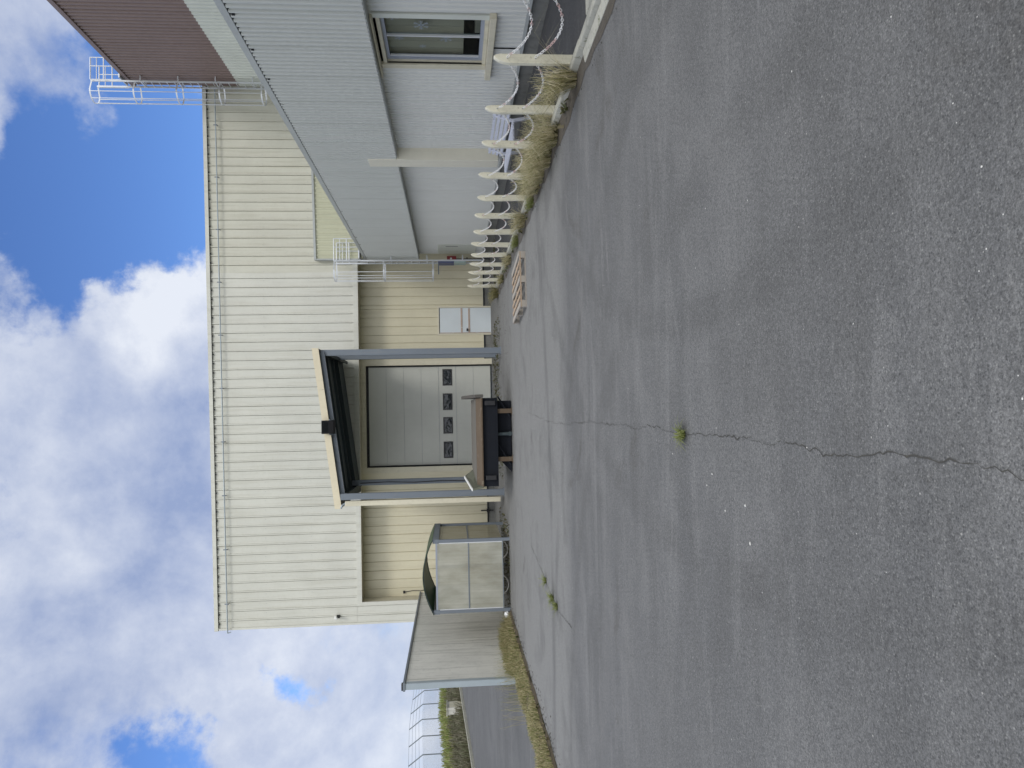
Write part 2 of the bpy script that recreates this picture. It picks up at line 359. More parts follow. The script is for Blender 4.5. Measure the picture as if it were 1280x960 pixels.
# cracks as filled seams
def crack(pts,w0,w1,seed):
    rnd=random.Random(seed); P=[]
    for (x0,y0),(x1,y1) in zip(pts[:-1],pts[1:]):
        n=max(2,int(math.hypot(x1-x0,y1-y0)/.022))
        for i in range(n):
            t=i/n; P.append((x0+(x1-x0)*t,y0+(y1-y0)*t))
    m=MB(); vs=[];wx=0
    for i,(x,y) in enumerate(P):
        x+=rnd.uniform(-.006,.006); wx=wx*.86+rnd.uniform(-.009,.009); w=rnd.uniform(w0,w1)*.5*max(.36,.5+.5*math.sin(i*.13+seed)*math.sin(i*.041+1))
        vs+=[(x+wx-w,y,.004),(x+wx+w,y,.004)]
    m.raw(vs,[(2*i,2*i+1,2*i+3,2*i+2) for i in range(len(P)-1)])
    return m
CR=[(-.24,1.6),(-.23,1.93),(-.21,2.05),(-.2,2.2),(-.18,2.33),(-.18,2.61),(-.21,2.96),(-.2,3.24),(-.19,3.58),(-.18,4.25),(-.18,4.91),(-.16,6.12),(-.15,8.27),(-.21,10.39),(-.2,11.67),(-.05,15.4)]
crack(CR,.003,.011,3).build('crack',M['crack'],yard)
crack([(-2.85,15.5),(-3.02,13.22),(-3.12,12.17),(-3.14,11.26),(-3.04,10.11)],.008,.024,5).build('crack',M['crack'],yard)

# ------------------------------------------------------------------ cladding
RIB=[(0,0),(.275,0),(.278,-.03),(.290,-.03),(.293,0),(.300,.03),(.338,.03),(.345,0)]       # period .35
GRV=[(0,0),(.305,0),(.308,-.035),(.334,-.035),(.337,0)]   # narrow groove, period .35
def sheet(mb,org,t,nrm,L,z0,z1,prof,period,z0b=None,z1b=None,phase=0.,mi=0,jit=0.):
    """upright profiled sheet from org along t for L metres; nrm points outwards; z1b: top at the far end"""
    z1b=z1 if z1b is None else z1b; z0b=z0 if z0b is None else z0b
    pts=[]; k=-1
    while True:
        base=k*period+phase
        if base>L: break
        for a,d in prof:
            s_=base+a
            pts.append((s_,d))
        k+=1
    def interp(s_):
        for (a,da),(b,db) in zip(pts[:-1],pts[1:]):
            if a<=s_<=b: return da+(db-da)*((s_-a)/(b-a) if b>a else 0)
        return 0
    P=[(0,interp(0))]+[(a,d) for a,d in pts if 1e-4<a<L-1e-4]+[(L,interp(L))]
    vs=[]
    for s_,d in P:
        x=org[0]+t[0]*s_+nrm[0]*d; y=org[1]+t[1]*s_+nrm[1]*d; f=s_/L
        vs+=[(x,y,z0+(z0b-z0)*f),(x,y,z1+(z1b-z1)*f)]
    mb.raw(vs,[(2*i,2*i+2,2*i+3,2*i+1) for i in range(len(P)-1)],mi)

# ------------------------------------------------------------------ warehouse
FY=28.3; WY=29.1
def rz(x): return 10.60+.0165*(x+7.96)      # roof edge
wh=thing('warehouse','large cream metal clad warehouse with projecting upper box and roller door','warehouse',(2,FY,0))
mb=MB(); sheet(mb,(-7.96,FY,0),(1,0),(0,-1),5.5+7.96,5.36,rz(-7.96),RIB,.35,z1b=rz(5.5)); mb.build('upper_cladding',M['upper'],wh)
mb=MB(); sheet(mb,(5.5,FY+.01,0),(1,0),(0,-1),13,5.25,rz(5.5),RIB,.35,z1b=rz(18.5)); tag(mb.build('upper_cladding',M['upper_right'],wh),'yellower cream cladding sheets beside the brown block')
mb=MB(); # side wall and mass behind
sheet(mb,(-7.96,60,0),(0,-1),(-1,0),60-FY,0,rz(-7.96)+.0,RIB,.35); mb.build('side_cladding',M['upper'],wh)
mb=MB(); mb.hexa([(-7.95,FY+.06,rz(-7.96)-.06),(18.5,FY+.06,rz(18.5)-.06),(18.5,60,rz(18.5)-.06),(-7.95,60,rz(-7.96)-.06)],[(-7.95,FY+.06,rz(-7.96)),(18.5,FY+.06,rz(18.5)),(18.5,60,rz(18.5)),(-7.95,60,rz(-7.96))]); mb.build('roof',M['roofgrey'],wh)
mb=MB() # roof edge flashing
mb.hexa([(-8.02,FY-.06,rz(-8)-.10),(18.5,FY-.06,rz(18.5)-.10),(18.5,FY+.12,rz(18.5)-.10),(-8.02,FY+.12,rz(-8)-.10)],[(-8.02,FY-.06,rz(-8)+.04),(18.5,FY-.06,rz(18.5)+.04),(18.5,FY+.12,rz(18.5)+.04),(-8.02,FY+.12,rz(-8)+.04)])
mb.build('roof_flashing',M['upper'],wh)
def comb(mb,x0,x1,y,zf,thick,pitch,tw,td,dep):
    n=int((x1-x0)/pitch); top=[(x0,y,zf(x0)),(x1,y,zf(x1))]; low=[]
    x=x1
    low.append((x1,y,zf(x1)-thick))
    for k in range(n-1,-1,-1):
        a=x0+k*pitch+.1; low+=[(a+tw,y,zf(a)-thick),(a+tw,y,zf(a)-thick-td),(a,y,zf(a)-thick-td),(a,y,zf(a)-thick)]
    low.append((x0,y,zf(x0)-thick))
    mb.prism(top+low,(0,dep,0))
mb=MB(); comb(mb,-7.9,12.9,FY-.055,lambda x:rz(x)-.10,.012,.35,.06,.04,.03)
mb.build('flashing_closures',M['dark'],wh)
# bottom of the box: trim, soffit, left pier
mb=MB(); mb.box(-7.3,FY-.035,5.18,6.6,FY+.05,5.37); mb.build('edge_trim',M['upper'],wh)
mb=MB(); mb.box(-7.31,FY-.035,0.3,-7.17,FY+.05,5.178); mb.build('edge_trim',M['upper'],wh)
mb=MB(); mb.box(-7.3,FY+.05,5.22,6.2,WY+.1,5.30); mb.build('soffit',M['cream'],wh)
mb=MB(); sheet(mb,(-7.96,FY,0),(1,0),(0,-1),.66,.3,5.355,RIB,.35); mb.build('corner_cladding',M['upper'],wh)
mb=MB(); mb.box(-8.0,FY-.04,.3,-7.93,FY+.04,rz(-8)-.11); mb.build('corner_trim',M['upper'],wh)
mb=MB(); mb.face([(-7.2,FY+.05,0),(-7.2,WY+.1,0),(-7.2,WY+.1,5.22),(-7.2,FY+.05,5.22)]); mb.box(-7.94,FY+.02,0,-7.21,FY+.1,.3); mb.build('reveal',M['cream'],wh)
# recessed wall
for x_,l_,z_,ph_ in ((-7.2,7.2-2.36,.30,0),(2.12,3.10-2.12,.30,0),(3.10,1.14,2.13,.03),(4.24,3.16,.30,.1)):
    mb=MB(); sheet(mb,(x_,WY,0),(1,0),(0,-1),l_,z_,5.22,GRV,.35,phase=ph_); mb.build('recessed_cladding',M['lower'],wh)
for a,b in ((-7.2,-2.37),(2.13,3.08),(4.26,7.4)):
    mb=MB(); mb.box(a,WY+.06,-.05,b,WY+.3,.24); mb.build('plinth',M['plinth'],wh)
    mb=MB(); mb.box(a,WY+.03,.245,b,WY+.3,.285); mb.build('plinth_gap_shadow',M['dark'],wh)  # near-black strip painted in for the shadow line above the plinth
# door surround
mb=MB(); mb.box(-2.36,WY-.04,.0,-2.14,WY+.22,5.22); mb.box(1.90,WY-.04,.0,2.12,WY+.22,5.22); mb.box(-2.14,WY-.04,5.02,1.90,WY+.22,5.215); mb.build('door_surround',M['cream'],wh)
mb=MB(); mb.box(-2.14,WY+.10,.0,-2.08,WY+.2,5.02); mb.box(1.84,WY+.10,.0,1.90,WY+.2,5.02); mb.box(-2.08,WY+.10,4.93,1.84,WY+.2,5.02)
xx=-1.95
while xx<1.8: mb.box(xx,WY+.05,4.96,xx+.05,WY+.10,5.01); xx+=.28
mb.build('door_seal',M['dark'],wh)
dm=MB(); zs=[.06+i*(4.93-.06)/7 for i in range(8)]
for i in range(7):
    if i==2: continue
    dm.box(-2.08,WY+.14,zs[i]+.004,1.84,WY+.2,zs[i+1]-.004)
# section with the window openings
wc=[1.40,.42,-.53,-1.51]; z0,z1=zs[2],zs[3]; wz0,wz1=1.47+.0,1.87
edges=[-2.08]
for c in sorted(wc): edges+=[c-.33,c+.33]
edges.append(1.84)
z0,z1=zs[2]+.008,zs[3]-.008; wz0=z0+.15; wz1=z0+.53
E_=edges
dm.box(-2.08,WY+.14,z0,1.84,WY+.2,wz0); dm.box(-2.08,WY+.14,wz1,1.84,WY+.2,z1)
for i in range(0,len(E_)-1,2): dm.box(E_[i],WY+.14,wz0,E_[i+1],WY+.2,wz1)
pass
for zz in zs[1:-1]:
    pass
door=tag(dm.build('roller_door',M['doorgrey'],wh),'grey sectional roller door with four small windows')
mb=MB(); mb.box(-2.08,WY+.175,.05,1.84,WY+.21,4.93); mb.build('joint_backing',M['alu'],door)
for c in wc:
    mb=MB(); a,b=c-.33,c+.33
    mb.box(a,WY+.12,wz0,b,WY+.15,wz0+.045); mb.box(a,WY+.12,wz1-.045,b,WY+.15,wz1); mb.box(a,WY+.12,wz0+.045,a+.045,WY+.15,wz1-.045); mb.box(b-.045,WY+.12,wz0+.045,b,WY+.15,wz1-.045)
    mb.build('window_frame',M['black'],door)
    mb=MB(); mb.box(a+.04,WY+.142,wz0+.04,b-.04,WY+.16,wz1-.04); mb.build('window_pane',M['doorglass'],door)
# ribs of the door sections (shallow mid bead)
mb=MB()
for i in (0,1,3,4,5,6):
    zc=(zs[i]+zs[i+1])/2; mb.box(-2.08,WY+.136,zc-.006,1.84,WY+.142,zc+.006)
mb.build('section_bead',M['doorgrey'],door)
# blue service door
sd=MB(); sd.box(3.16,WY-.01,.0,4.18,WY+.04,2.05); sdo=tag(sd.build('service_door',M['doorblue'],wh),'pale blue steel door with rusty rails')
mb=MB()
for zz in (1.18,.88): mb.box(3.17,WY-.022,zz-.035,4.17,WY-.008,zz+.035)
mb.box(3.16,WY-.02,0.02,3.19,WY-.006,2.04); mb.build('door_rail',M['rustline'],sdo)
mb=MB(); mb.box(3.24,WY-.05,.93,3.34,WY-.02,.99); mb.box(3.24,WY-.08,.95,3.26,WY-.05,.97); mb.box(3.24,WY-.095,.95,3.36,WY-.08,.97); mb.build('handle',M['black'],sdo)
mb=MB(); mb.box(3.09,WY-.03,0,3.15,WY+.1,2.14); mb.box(4.19,WY-.03,0,4.25,WY+.1,2.14); mb.box(3.15,WY-.03,2.08,4.19,WY+.1,2.14); mb.build('door_frame',M['cream'],wh)
mb=MB(); mb.box(3.15,WY+.0,2.05,4.19,WY+.08,2.08); mb.box(4.181,WY+.0,0,4.189,WY+.08,2.05); mb.build('door_gap',M['dark'],wh)
# sagging cable on the recessed wall
mb=MB(); mb.path([(-7.05,WY-.03,3.62),(-7.0,WY-.04,3.3),(-7.02,WY-.04,3.0),(-6.98,WY-.03,2.7)],.012); mb.box(-7.1,WY-.05,3.6,-7.0,WY-.01,3.68); mb.build('wall_cable',M['black'],wh)
# black service conduit near shelter
mb=MB(); mb.tube((-3.95,WY-.06,.55),(-3.95,WY-.06,.05),.025); mb.box(-4.02,WY-.1,.24,-3.88,WY-.01,.32); mb.build('conduit',M['black'],wh)

for zr_ in (7.05,8.75):
    mb=MB(); x=-7.96+.319; first=True
    while x<12.6:
        mb.tube((x-.12,FY-.006,zr_),(x-.12,FY+.004,zr_),.012,6); x+=.35
    o=mb.build('screw_row',M['flash'],wh); o['kind']='stuff'
# safety rail along the roof edge
rl=thing('roof_rail','thin steel rail on brackets running just below the warehouse roof edge','rail',(2,FY-.12,10.1))
mb=MB(); mb.tube((-8.08,FY-.13,rz(-8)-.46),(12.6,FY-.13,rz(12.6)-.46),.022,6); mb.tube((-8.08,FY-.13,rz(-8)-.46),(-8.05,FY-.1,rz(-8)-.58),.02,6); mb.build('rail',M['galv_post'],rl)
x=-7.0
while x<12.6:
    mb=MB(); mb.box(x-.012,FY-.15,rz(x)-.53,x+.012,FY-.03,rz(x)-.505); mb.box(x-.02,FY-.15,rz(x)-.53,x+.02,FY-.14,rz(x)-.38); mb.build('bracket',M['steel'],rl); x+=2.02

# security camera
cam_t=thing('security_camera','white and black dome camera on the left corner of the warehouse','security camera',(-7.66,FY-.03,6.12))
mb=MB(); mb.box(-7.72,FY-.10,6.02,-7.60,FY-.03,6.12); mb.build('mount',M['black'],cam_t)
mb=MB(); mb.tube((-7.66,FY-.10,6.16),(-7.66,FY-.30,6.12),.055,12); mb.tube((-7.66,FY-.3,6.12),(-7.66,FY-.34,6.11),.05,12,r2=.035); mb.build('body',M['white'],cam_t)

# ------------------------------------------------------------------ office building
OX=5.95; LX=6.2
of=thing('office_building','low grey ribbed office building with overhanging upper wall along the path','building',(9,10,0))
FINE=[(0,0),(.035,0),(.045,.010),(.065,.010)]   # period .075
def fine_sheet(mb,x,y0,y1,z0,z1,per=.13,d=.026,joint=1.04,mi=0):
    y=y0
    while y<y1-1e-3:
        e=min(y+joint,y1)
        pr=[(0,0),(per*.45,0),(per*.6,d),(per*.88,d)]
        sheet(mb,(x,e,0),(0,-1),(-1,0),e-y-.006,z0,z1,pr,per)
        mb.face([(x,y,z0),(x,y+.007,z0),(x,y+.007,z1),(x,y,z1)][::-1]); 
        y=e
mb=MB(); fine_sheet(mb,OX,-6,28.2,2.80,4.76,d=.038,joint=1.04); mb.build('upper_cladding',M['office_mid'],of)
mb=MB()
WY0,WY1,WZ0,WZ1=11.20,12.72,.97,2.64
fine_sheet(mb,LX,-6,WY0-.14,.32,2.84); fine_sheet(mb,LX,WY1+.14,28.2,.32,2.84); fine_sheet(mb,LX,WY0-.14,WY1+.14,.33,WZ0-.08); fine_sheet(mb,LX,WY0-.14,WY1+.14,WZ1+.10,2.84)
mb.build('lower_cladding',M['office'],of)
mb=MB(); mb.box(OX-.008,-6,2.785,LX+.1,28.2,2.80); mb.build('soffit_trim',M['flash'],of)
mb=MB(); mb.box(OX-.03,-6,4.775,OX+.25,28.22,4.885); mb.build('roof_flashing',M['flash'],of)
mb=MB(); mb.box(OX-.006,-6,4.745,OX+.05,28.2,4.775)
y=-5.
while y<28: mb.box(OX-.03,y,4.70,OX-.005,y+.03,4.745); y+=1.05
mb.build('flashing_joint',M['dark'],of)
mb=MB(); mb.hexa([(OX+.2,-6,4.6),(12.8,-6,5.0),(12.8,28.2,5.0),(OX+.2,28.2,4.6)],[(OX+.2,-6,4.93),(12.8,-6,5.3),(12.8,28.2,5.3),(OX+.2,28.2,4.93)]); mb.build('roof',M['roofgrey'],of)
mb=MB(); mb.box(LX-.02,-6,.28,LX+.15,28.2,.335); mb.build('drip_trim',M['flash'],of)
mb=MB(); mb.box(LX+.05,-6,-.05,LX+.3,28.2,.28); mb.build('plinth',M['plinth'],of)
mb=MB(); mb.face([(LX,28.2,0),(12.8,28.2,0),(12.8,28.2,4.7),(OX,28.2,4.76),(OX,28.2,2.8),(LX,28.2,2.8)][::-1]); mb.build('end_wall',M['office'],of); mb=MB(); mb.face([(LX,-6,0),(12.8,-6,0),(12.8,-6,4.7),(LX,-6,4.7)]); mb.build('end_wall',M['office'],of)
mb=MB(); mb.box(OX-.06,16.80,.42,LX,17.28,3.46); mb.build('panel',M['pale_panel'],of,bevel=.01)
mb=MB(); mb.box(LX-.05,26.6,.62,LX+.02,27.95,2.05); cb=mb.build('meter_cabinet',M['office_up'],of)
mb=MB(); mb.box(LX-.06,26.75,1.3,LX-.052,26.78,1.75); mb.build('handle',M['black'],cb)
mb=MB(); mb.path([(LX-.02,17.6,.36),(LX-.02,17.6,2.7),(LX-.02,17.62,2.77)],.012,6); mb.build('wall_cable',M['flash'],of)
mb=MB(); mb.tube((LX+.04,9.75,.16),(LX+.02,9.75,.16),.05,12); mb.build('drain_cap',M['flash'],of)
# window
wn=MB(); gx=LX+.10
wn.box(LX-.03,WY1,WZ0-.06,LX+.03,WY1+.14,WZ1+.10)
wn.box(LX+.0,WY0-.02,WZ0,gx+.05,WY0,WZ1); wn.box(LX+.0,WY1,WZ0,gx+.05,WY1+.02,WZ1)
wn.box(LX+.0,WY0-.02,WZ1,gx+.05,WY1+.02,WZ1+.06); wn.box(LX+.0,WY0-.02,WZ0-.06,gx+.05,WY1+.02,WZ0)
win=wn.build('window',M['cream'],of)
mb=MB(); mb.box(LX-.03,WY0-.12,WZ0-.06,LX+.03,WY0,WZ1+.10); mb.build('jamb_trim',M['office_up'],win)
mb=MB(); mb.box(LX-.10,WY0-.16,WZ0-.17,LX+.1,WY1+.42,WZ0-.065); mb.build('sill',M['cream'],win,bevel=.008)
mb=MB(); mb.box(LX-.10,WY0-.1,WZ1+.105,LX+.02,WY1+.38,WZ1+.135); mb.build('hood',M['cream'],win)
mb=MB(); f=.06
mb.box(gx-.03,WY0,WZ0,gx+.03,WY0+f,WZ1); mb.box(gx-.03,WY1-f,WZ0,gx+.03,WY1,WZ1); mb.box(gx-.03,WY0+f,WZ0,gx+.03,WY1-f,WZ0+f); mb.box(gx-.03,WY0+f,WZ1-f,gx+.03,WY1-f,WZ1); mb.box(gx-.02,WY1-f-.06,WZ0+f,gx+.02,WY1-f,WZ1-f)
mb.build('frame',M['alu'],win)
mb=MB(); ym=11.93; mb.box(gx-.035,ym-.025,WZ0+f,gx+.02,ym+.0,WZ1-f); mb.box(gx-.033,WY1-f-.075,WZ0+f,gx-.0,WY1-f-.06,WZ1-f); mb.build('mullion',M['alulight'],win)
mb=MB(); mb.box(gx,WY0+f,WZ0+f,gx+.006,ym-.025,WZ1-f); mb.build('pane',M['glass'],win)
mb=MB(); mb.box(gx,ym,WZ0+f,gx+.006,WY1-f-.06,WZ1-f); mb.build('pane',M['glass'],win)
mb=MB() # folded beige slats, coloured to stand in for reflections in the panes
for k in range(9):
    y=11.60+k*.12; e_=.0; a1,a2=((.05,.10) if k%2 else (.10,.05)); mb.hexa([(gx+a1,y,1.30),(gx+a2,y+.12,1.30),(gx+a2+.004,y+.12,1.30),(gx+a1+.004,y,1.30)],[(gx+a1,y,WZ1),(gx+a2,y+.12,WZ1),(gx+a2+.004,y+.12,WZ1),(gx+a1+.004,y,WZ1)])
mb.build('reflection_slats',M['window_beige'],win)
mb=MB(); mb.box(gx+1.5,WY0-1,0.4,gx+1.55,WY1+2,3.); mb.box(gx+.06,WY0-1.,.4,gx+1.5,WY0-.95,3); mb.box(gx+.06,WY1+1.95,.4,gx+1.5,WY1+2,3); mb.box(gx+.06,WY0-1,.35,gx+1.5,WY1+2,.4); mb.box(gx+.06,WY0-1,3,gx+1.5,WY1+2,3.05); mb.build('room',M['room'],win)
mb=MB(); mb.box(gx+.25,11.1,.4,gx+.7,12.3,1.1); mb.box(gx+.3,11.2,1.1,gx+.6,11.35,1.35); mb.build('desk',M['window_beige'],win)
def flake(mb,y,z,r):
    x=gx-.003
    for k in range(6):
        a=k*math.pi/3; d=Vector((0,math.cos(a),math.sin(a))); w=Vector((0,-math.sin(a),math.cos(a)))
        c=Vector((x,y,z)); s_=r*.11
        mb.face([c-w*s_,c+d*r-w*s_*.6,c+d*r+w*s_*.6,c+w*s_])
        for q in (.5,.75):
            for sg in (1,-1):
                b=c+d*r*q; e=b+(d+w*sg*1.2)*r*.22; mb.face([b-d*s_*.5,e-d*s_*.4,e+d*s_*.4,b+d*s_*.5])
for y,z,r in ((11.38,2.45,.11),(11.62,2.0,.13),(12.03,1.6,.11),(12.3,2.0,.06),(12.03,2.38,.08)):
    mb=MB(); flake(mb,y,z,r); mb.build('snowflake_sticker',M['frost'],win)

# brown block behind
bk=thing('brown_block','tall brown ribbed block with pale grey lower band behind the office','building',(16,18,0))
BX=12.72
mb=MB(); fine_sheet(mb,BX,8,28.2,9.55,13.42,per=.20,d=.04,joint=1.0); mb.build('brown_cladding',M['brown'],bk)
mb=MB(); fine_sheet(mb,BX,8,28.2,4.9,9.55,per=.20,d=.04,joint=1.0); mb.build('pale_cladding',M['office_up'],bk)
mb=MB(); mb.box(BX-.07,7.95,13.40,BX+.2,28.25,13.56); mb.build('roof_flashing',M['brown'],bk)
mb=MB(); mb.box(BX+.04,8,0,24,28.2,13.45); mb.build('wall',M['brown'],bk)
# olive link block
lk=thing('link_block','low olive ribbed annexe wall between office roof and warehouse','building',(9,28,4.9))
mb=MB(); sheet(mb,(5.97,28.05,0),(1,0),(0,-1),6.7,4.6,6.72,[(0,0),(.1,0),(.13,.025),(.17,.025)],.20,z1b=6.85); mb.build('cladding',M['olive'],lk)
mb=MB(); mb.hexa([(5.93,27.99,6.70),(12.7,27.99,6.83),(12.7,28.24,6.83),(5.93,28.24,6.70)],[(5.93,27.99,6.78),(12.7,27.99,6.91),(12.7,28.24,6.91),(5.93,28.24,6.78)]); mb.box(5.93,28.0,4.6,5.97,28.24,6.7); mb.build('cap_flashing',M['flash'],lk)

# ------------------------------------------------------------------ caged ladders
def ladder(name,label,x,y,zb,zc,zr,zt,hatch=False):
    t=thing(name,label,'ladder',(x,y,zb),group='caged access ladders')
    xr=x-.20; hw=.24
    for s_ in (-1,1):
        mb=MB(); mb.box(xr-.03,y+s_*hw-.016,zb,xr+.03,y+s_*hw+.016,zt); mb.build('rail',M['galv'],t)
    z=zb+.2
    while z<zr+.05: mb=MB(); mb.tube((xr,y-hw,z),(xr,y+hw,z),.016,6); mb.build('rung',M['galv'],t); z+=.28
    z=zb+.8
    while z<zr:
        mb=MB()
        for s_ in (-1,1): mb.box(xr,y+s_*(hw+.02)-.008,z-.02,x+.01,y+s_*(hw+.02)+.008,z+.02)
        mb.box(xr-.01,y-hw-.02,z-.02,xr+.01,y+hw+.02,z+.02); mb.build('wall_bracket',M['galv'],t); z+=1.35
    def hp(a,z): # hoop outline
        return (xr-.36-.38*math.cos(a),y+.38*math.sin(a),z)
    def hoop(z):
        mb=MB(); ang=[-math.pi/2+math.pi*i/14 for i in range(15)]
        pts=[(xr,y-hw,z)]+[hp(a,z) for a in ang]+[(xr,y+hw,z)]
        for a,b in zip(pts[:-1],pts[1:]):
            a=Vector(a);b=Vector(b); d=(b-a).normalized(); nn=Vector((-d.y,d.x,0))*.004; e=(b-a).normalized()*.001
            mb.hexa([a-nn-Vector((0,0,.025))-e,b-nn-Vector((0,0,.025))+e,b+nn-Vector((0,0,.025))+e,a+nn-Vector((0,0,.025))-e],[a-nn+Vector((0,0,.025))-e,b-nn+Vector((0,0,.025))+e,b+nn+Vector((0,0,.025))+e,a+nn+Vector((0,0,.025))-e])
        mb.build('cage_hoop',M['galv'],t)
    z=zc; 
    n=max(1,round((zt-zc)/1.5)); zz=[zc+(zt-zc-.03)*i/n for i in range(n+1)]
    for z in zz: hoop(z)
    for a in (-1.35,-.7,0,.7,1.35):
        p=hp(a,0); mb=MB(); mb.box(p[0]-.010,p[1]-.014,zc,p[0]+.010,p[1]+.014,zt-.03); mb.build('cage_strap',M['galv'],t)
    # walk-through rails onto the roof
    for s_ in (-1,1):
        yy=y+s_*.34; mb=MB()
        for z in (zt-.03,zt-.5): mb.tube((xr-.0,yy,z),(x+.62,yy,z),.02,6)
        for xx in (xr+.0,x+.3,x+.62): mb.tube((xx,yy,zr-.02),(xx,yy,zt-.03),.018,6)
        mb.tube((xr,yy,zt-.25),(x+.62,yy,zt-.25),.014,6)
        mb.build('exit_railing',M['galv'],t)
    mb=MB(); mb.box(x-.12,y-.36,zr+.03,x+.5,y+.36,zr+.07); mb.build('step_plate',M['galv'],t)
    if hatch:
        mb=MB(); mb.box(xr-.09,y-.27,1.45,xr-.035,y+.27,2.05); mb.build('lock_hatch',M['bluetag'],t)
        mb=MB(); mb.box(xr-.08,y-.25,1.0,xr-.035,y+.25,1.44); mb.build('guard_plate',M['teal'],t)
        mb=MB(); mb.box(xr-.52,y-.2,2.02,xr-.09,y-.17,2.06); mb.build('hatch_arm',M['steel'],t)
    return t
ladder('caged_ladder','tall white caged ladder rising above the brown block roof','' or 12.68,27.62,5.35,8.5,13.56,14.66)
ladder('caged_ladder','galvanised caged ladder at the far corner of the grey office','' or 5.95,27.62,.32,2.25,4.95,5.95,True)
# red box on a pipe in the corner
rb=thing('hose_box','small red box on a thin black pipe in the corner by the office','box',(6.12,28.85,.3))
mb=MB(); mb.box(6.03,28.78,1.35,6.22,28.95,1.72); mb.build('case',M['red'],rb)
mb=MB(); mb.tube((6.12,28.775,1.56),(6.12,28.77,1.56),.04,12); mb.build('emblem',M['white'],rb)
mb=MB(); mb.tube((6.12,28.87,.0),(6.12,28.87,1.35),.02,6); mb.box(6.06,28.84,.9,6.18,28.9,.94); mb.build('pipe',M['black'],rb)

# ------------------------------------------------------------------ canopy
def cz(x): return 5.15+(x+2.95)/(2.1+2.95)*.66     # underside of the canopy roof
cn=thing('canopy','grey steel canopy with sloping cream fascia in front of the roller door','canopy',(-.4,24.5,0))
for x,y in ((1.98,23.6),(-2.60,23.35),(2.045,26.2),(-2.44,26.2)):
    mb=MB(); top=cz(x)-.02; mb.hbeam((x,y,.02),(x,y,top),.19,.19,(0,1,0),t=.014); mb.box(x-.13,y-.13,0.0,x+.13,y+.13,.022); mb.build('post',M['steel'],cn)
for y in (23.5,26.2):
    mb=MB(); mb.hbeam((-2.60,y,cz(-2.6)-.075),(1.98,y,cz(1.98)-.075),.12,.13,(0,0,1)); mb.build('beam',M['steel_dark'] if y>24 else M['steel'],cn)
for x in (-2.58,1.96):
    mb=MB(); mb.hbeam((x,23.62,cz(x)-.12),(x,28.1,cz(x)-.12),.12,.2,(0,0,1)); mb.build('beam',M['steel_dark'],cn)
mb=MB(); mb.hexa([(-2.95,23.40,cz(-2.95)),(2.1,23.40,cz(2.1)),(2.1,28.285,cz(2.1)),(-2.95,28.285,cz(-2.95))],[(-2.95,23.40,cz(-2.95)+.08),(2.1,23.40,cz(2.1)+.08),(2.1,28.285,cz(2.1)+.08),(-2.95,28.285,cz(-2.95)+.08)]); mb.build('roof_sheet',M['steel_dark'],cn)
for k in range(3):
    y=24.3+k*1.15
    if abs(y-26.2)<.3: continue
    mb=MB(); mb.hexa([(-2.5,y,cz(-2.5)-.09),(1.9,y,cz(1.9)-.09),(1.9,y+.06,cz(1.9)-.09),(-2.5,y+.06,cz(-2.5)-.09)],[(-2.5,y,cz(-2.5)-.002),(1.9,y,cz(1.9)-.002),(1.9,y+.06,cz(1.9)-.002),(-2.5,y+.06,cz(-2.5)-.002)]); mb.build('purlin',M['steel_dark'],cn)
mb=MB()
for a,b in ((-2.98,.80),(.805,2.12)):
    mb.hexa([(a,23.34,cz(a)+.005),(b,23.34,cz(b)+.005),(b,23.395,cz(b)+.005),(a,23.395,cz(a)+.005)],[(a,23.34,cz(a)+.215),(b,23.34,cz(b)+.215),(b,23.395,cz(b)+.215),(a,23.395,cz(a)+.215)])
mb.build('fascia',M['fascia'],cn)
mb=MB(); mb.box(-2.90,23.30,.12,-2.74,23.46,cz(-2.9)-.12); mb.build('downpipe',M['cream'],cn,bevel=.01)
mb=MB(); mb.path([(-2.82,23.38,cz(-2.9)-.12),(-2.86,23.35,cz(-2.9)-.03),(-2.97,23.35,cz(-2.9)+.02)],.03); mb.build('gutter_outlet',M['galv_post'],cn)
mb=MB(); mb.path([(-2.45,26.05,4.9),(-2.42,26.0,3.9),(-2.46,26.0,3.0),(-2.43,26.02,2.0),(-2.45,26.0,1.2)],.018,6); mb.build('hanging_cable',M['dark'],cn)
fl=thing('floodlight','black floodlight hung from the middle of the sloping canopy beam','lamp',(-.40,23.3,5.35))
mb=MB(); mb.hexa([(-.60,23.20,5.36),(-.18,23.20,5.36),(-.18,23.30,5.30),(-.60,23.30,5.30)],[(-.60,23.05,5.70),(-.18,23.05,5.70),(-.18,23.27,5.70),(-.60,23.27,5.70)]); mb.build('housing',M['black'],fl,bevel=.01)
mb=MB(); mb.hexa([(-.55,23.185,5.41),(-.23,23.185,5.41),(-.23,23.19,5.41),(-.55,23.19,5.41)],[(-.55,23.055,5.66),(-.23,23.055,5.66),(-.23,23.09,5.66),(-.55,23.09,5.66)]); mb.build('lens',M['glass'],fl)
mb=MB(); mb.box(-.64,23.2,5.45,-.605,23.38,5.48); mb.box(-.175,23.2,5.45,-.14,23.38,5.48); mb.box(-.64,23.34,5.40,-.14,23.38,5.52); mb.build('bracket',M['steel'],fl)

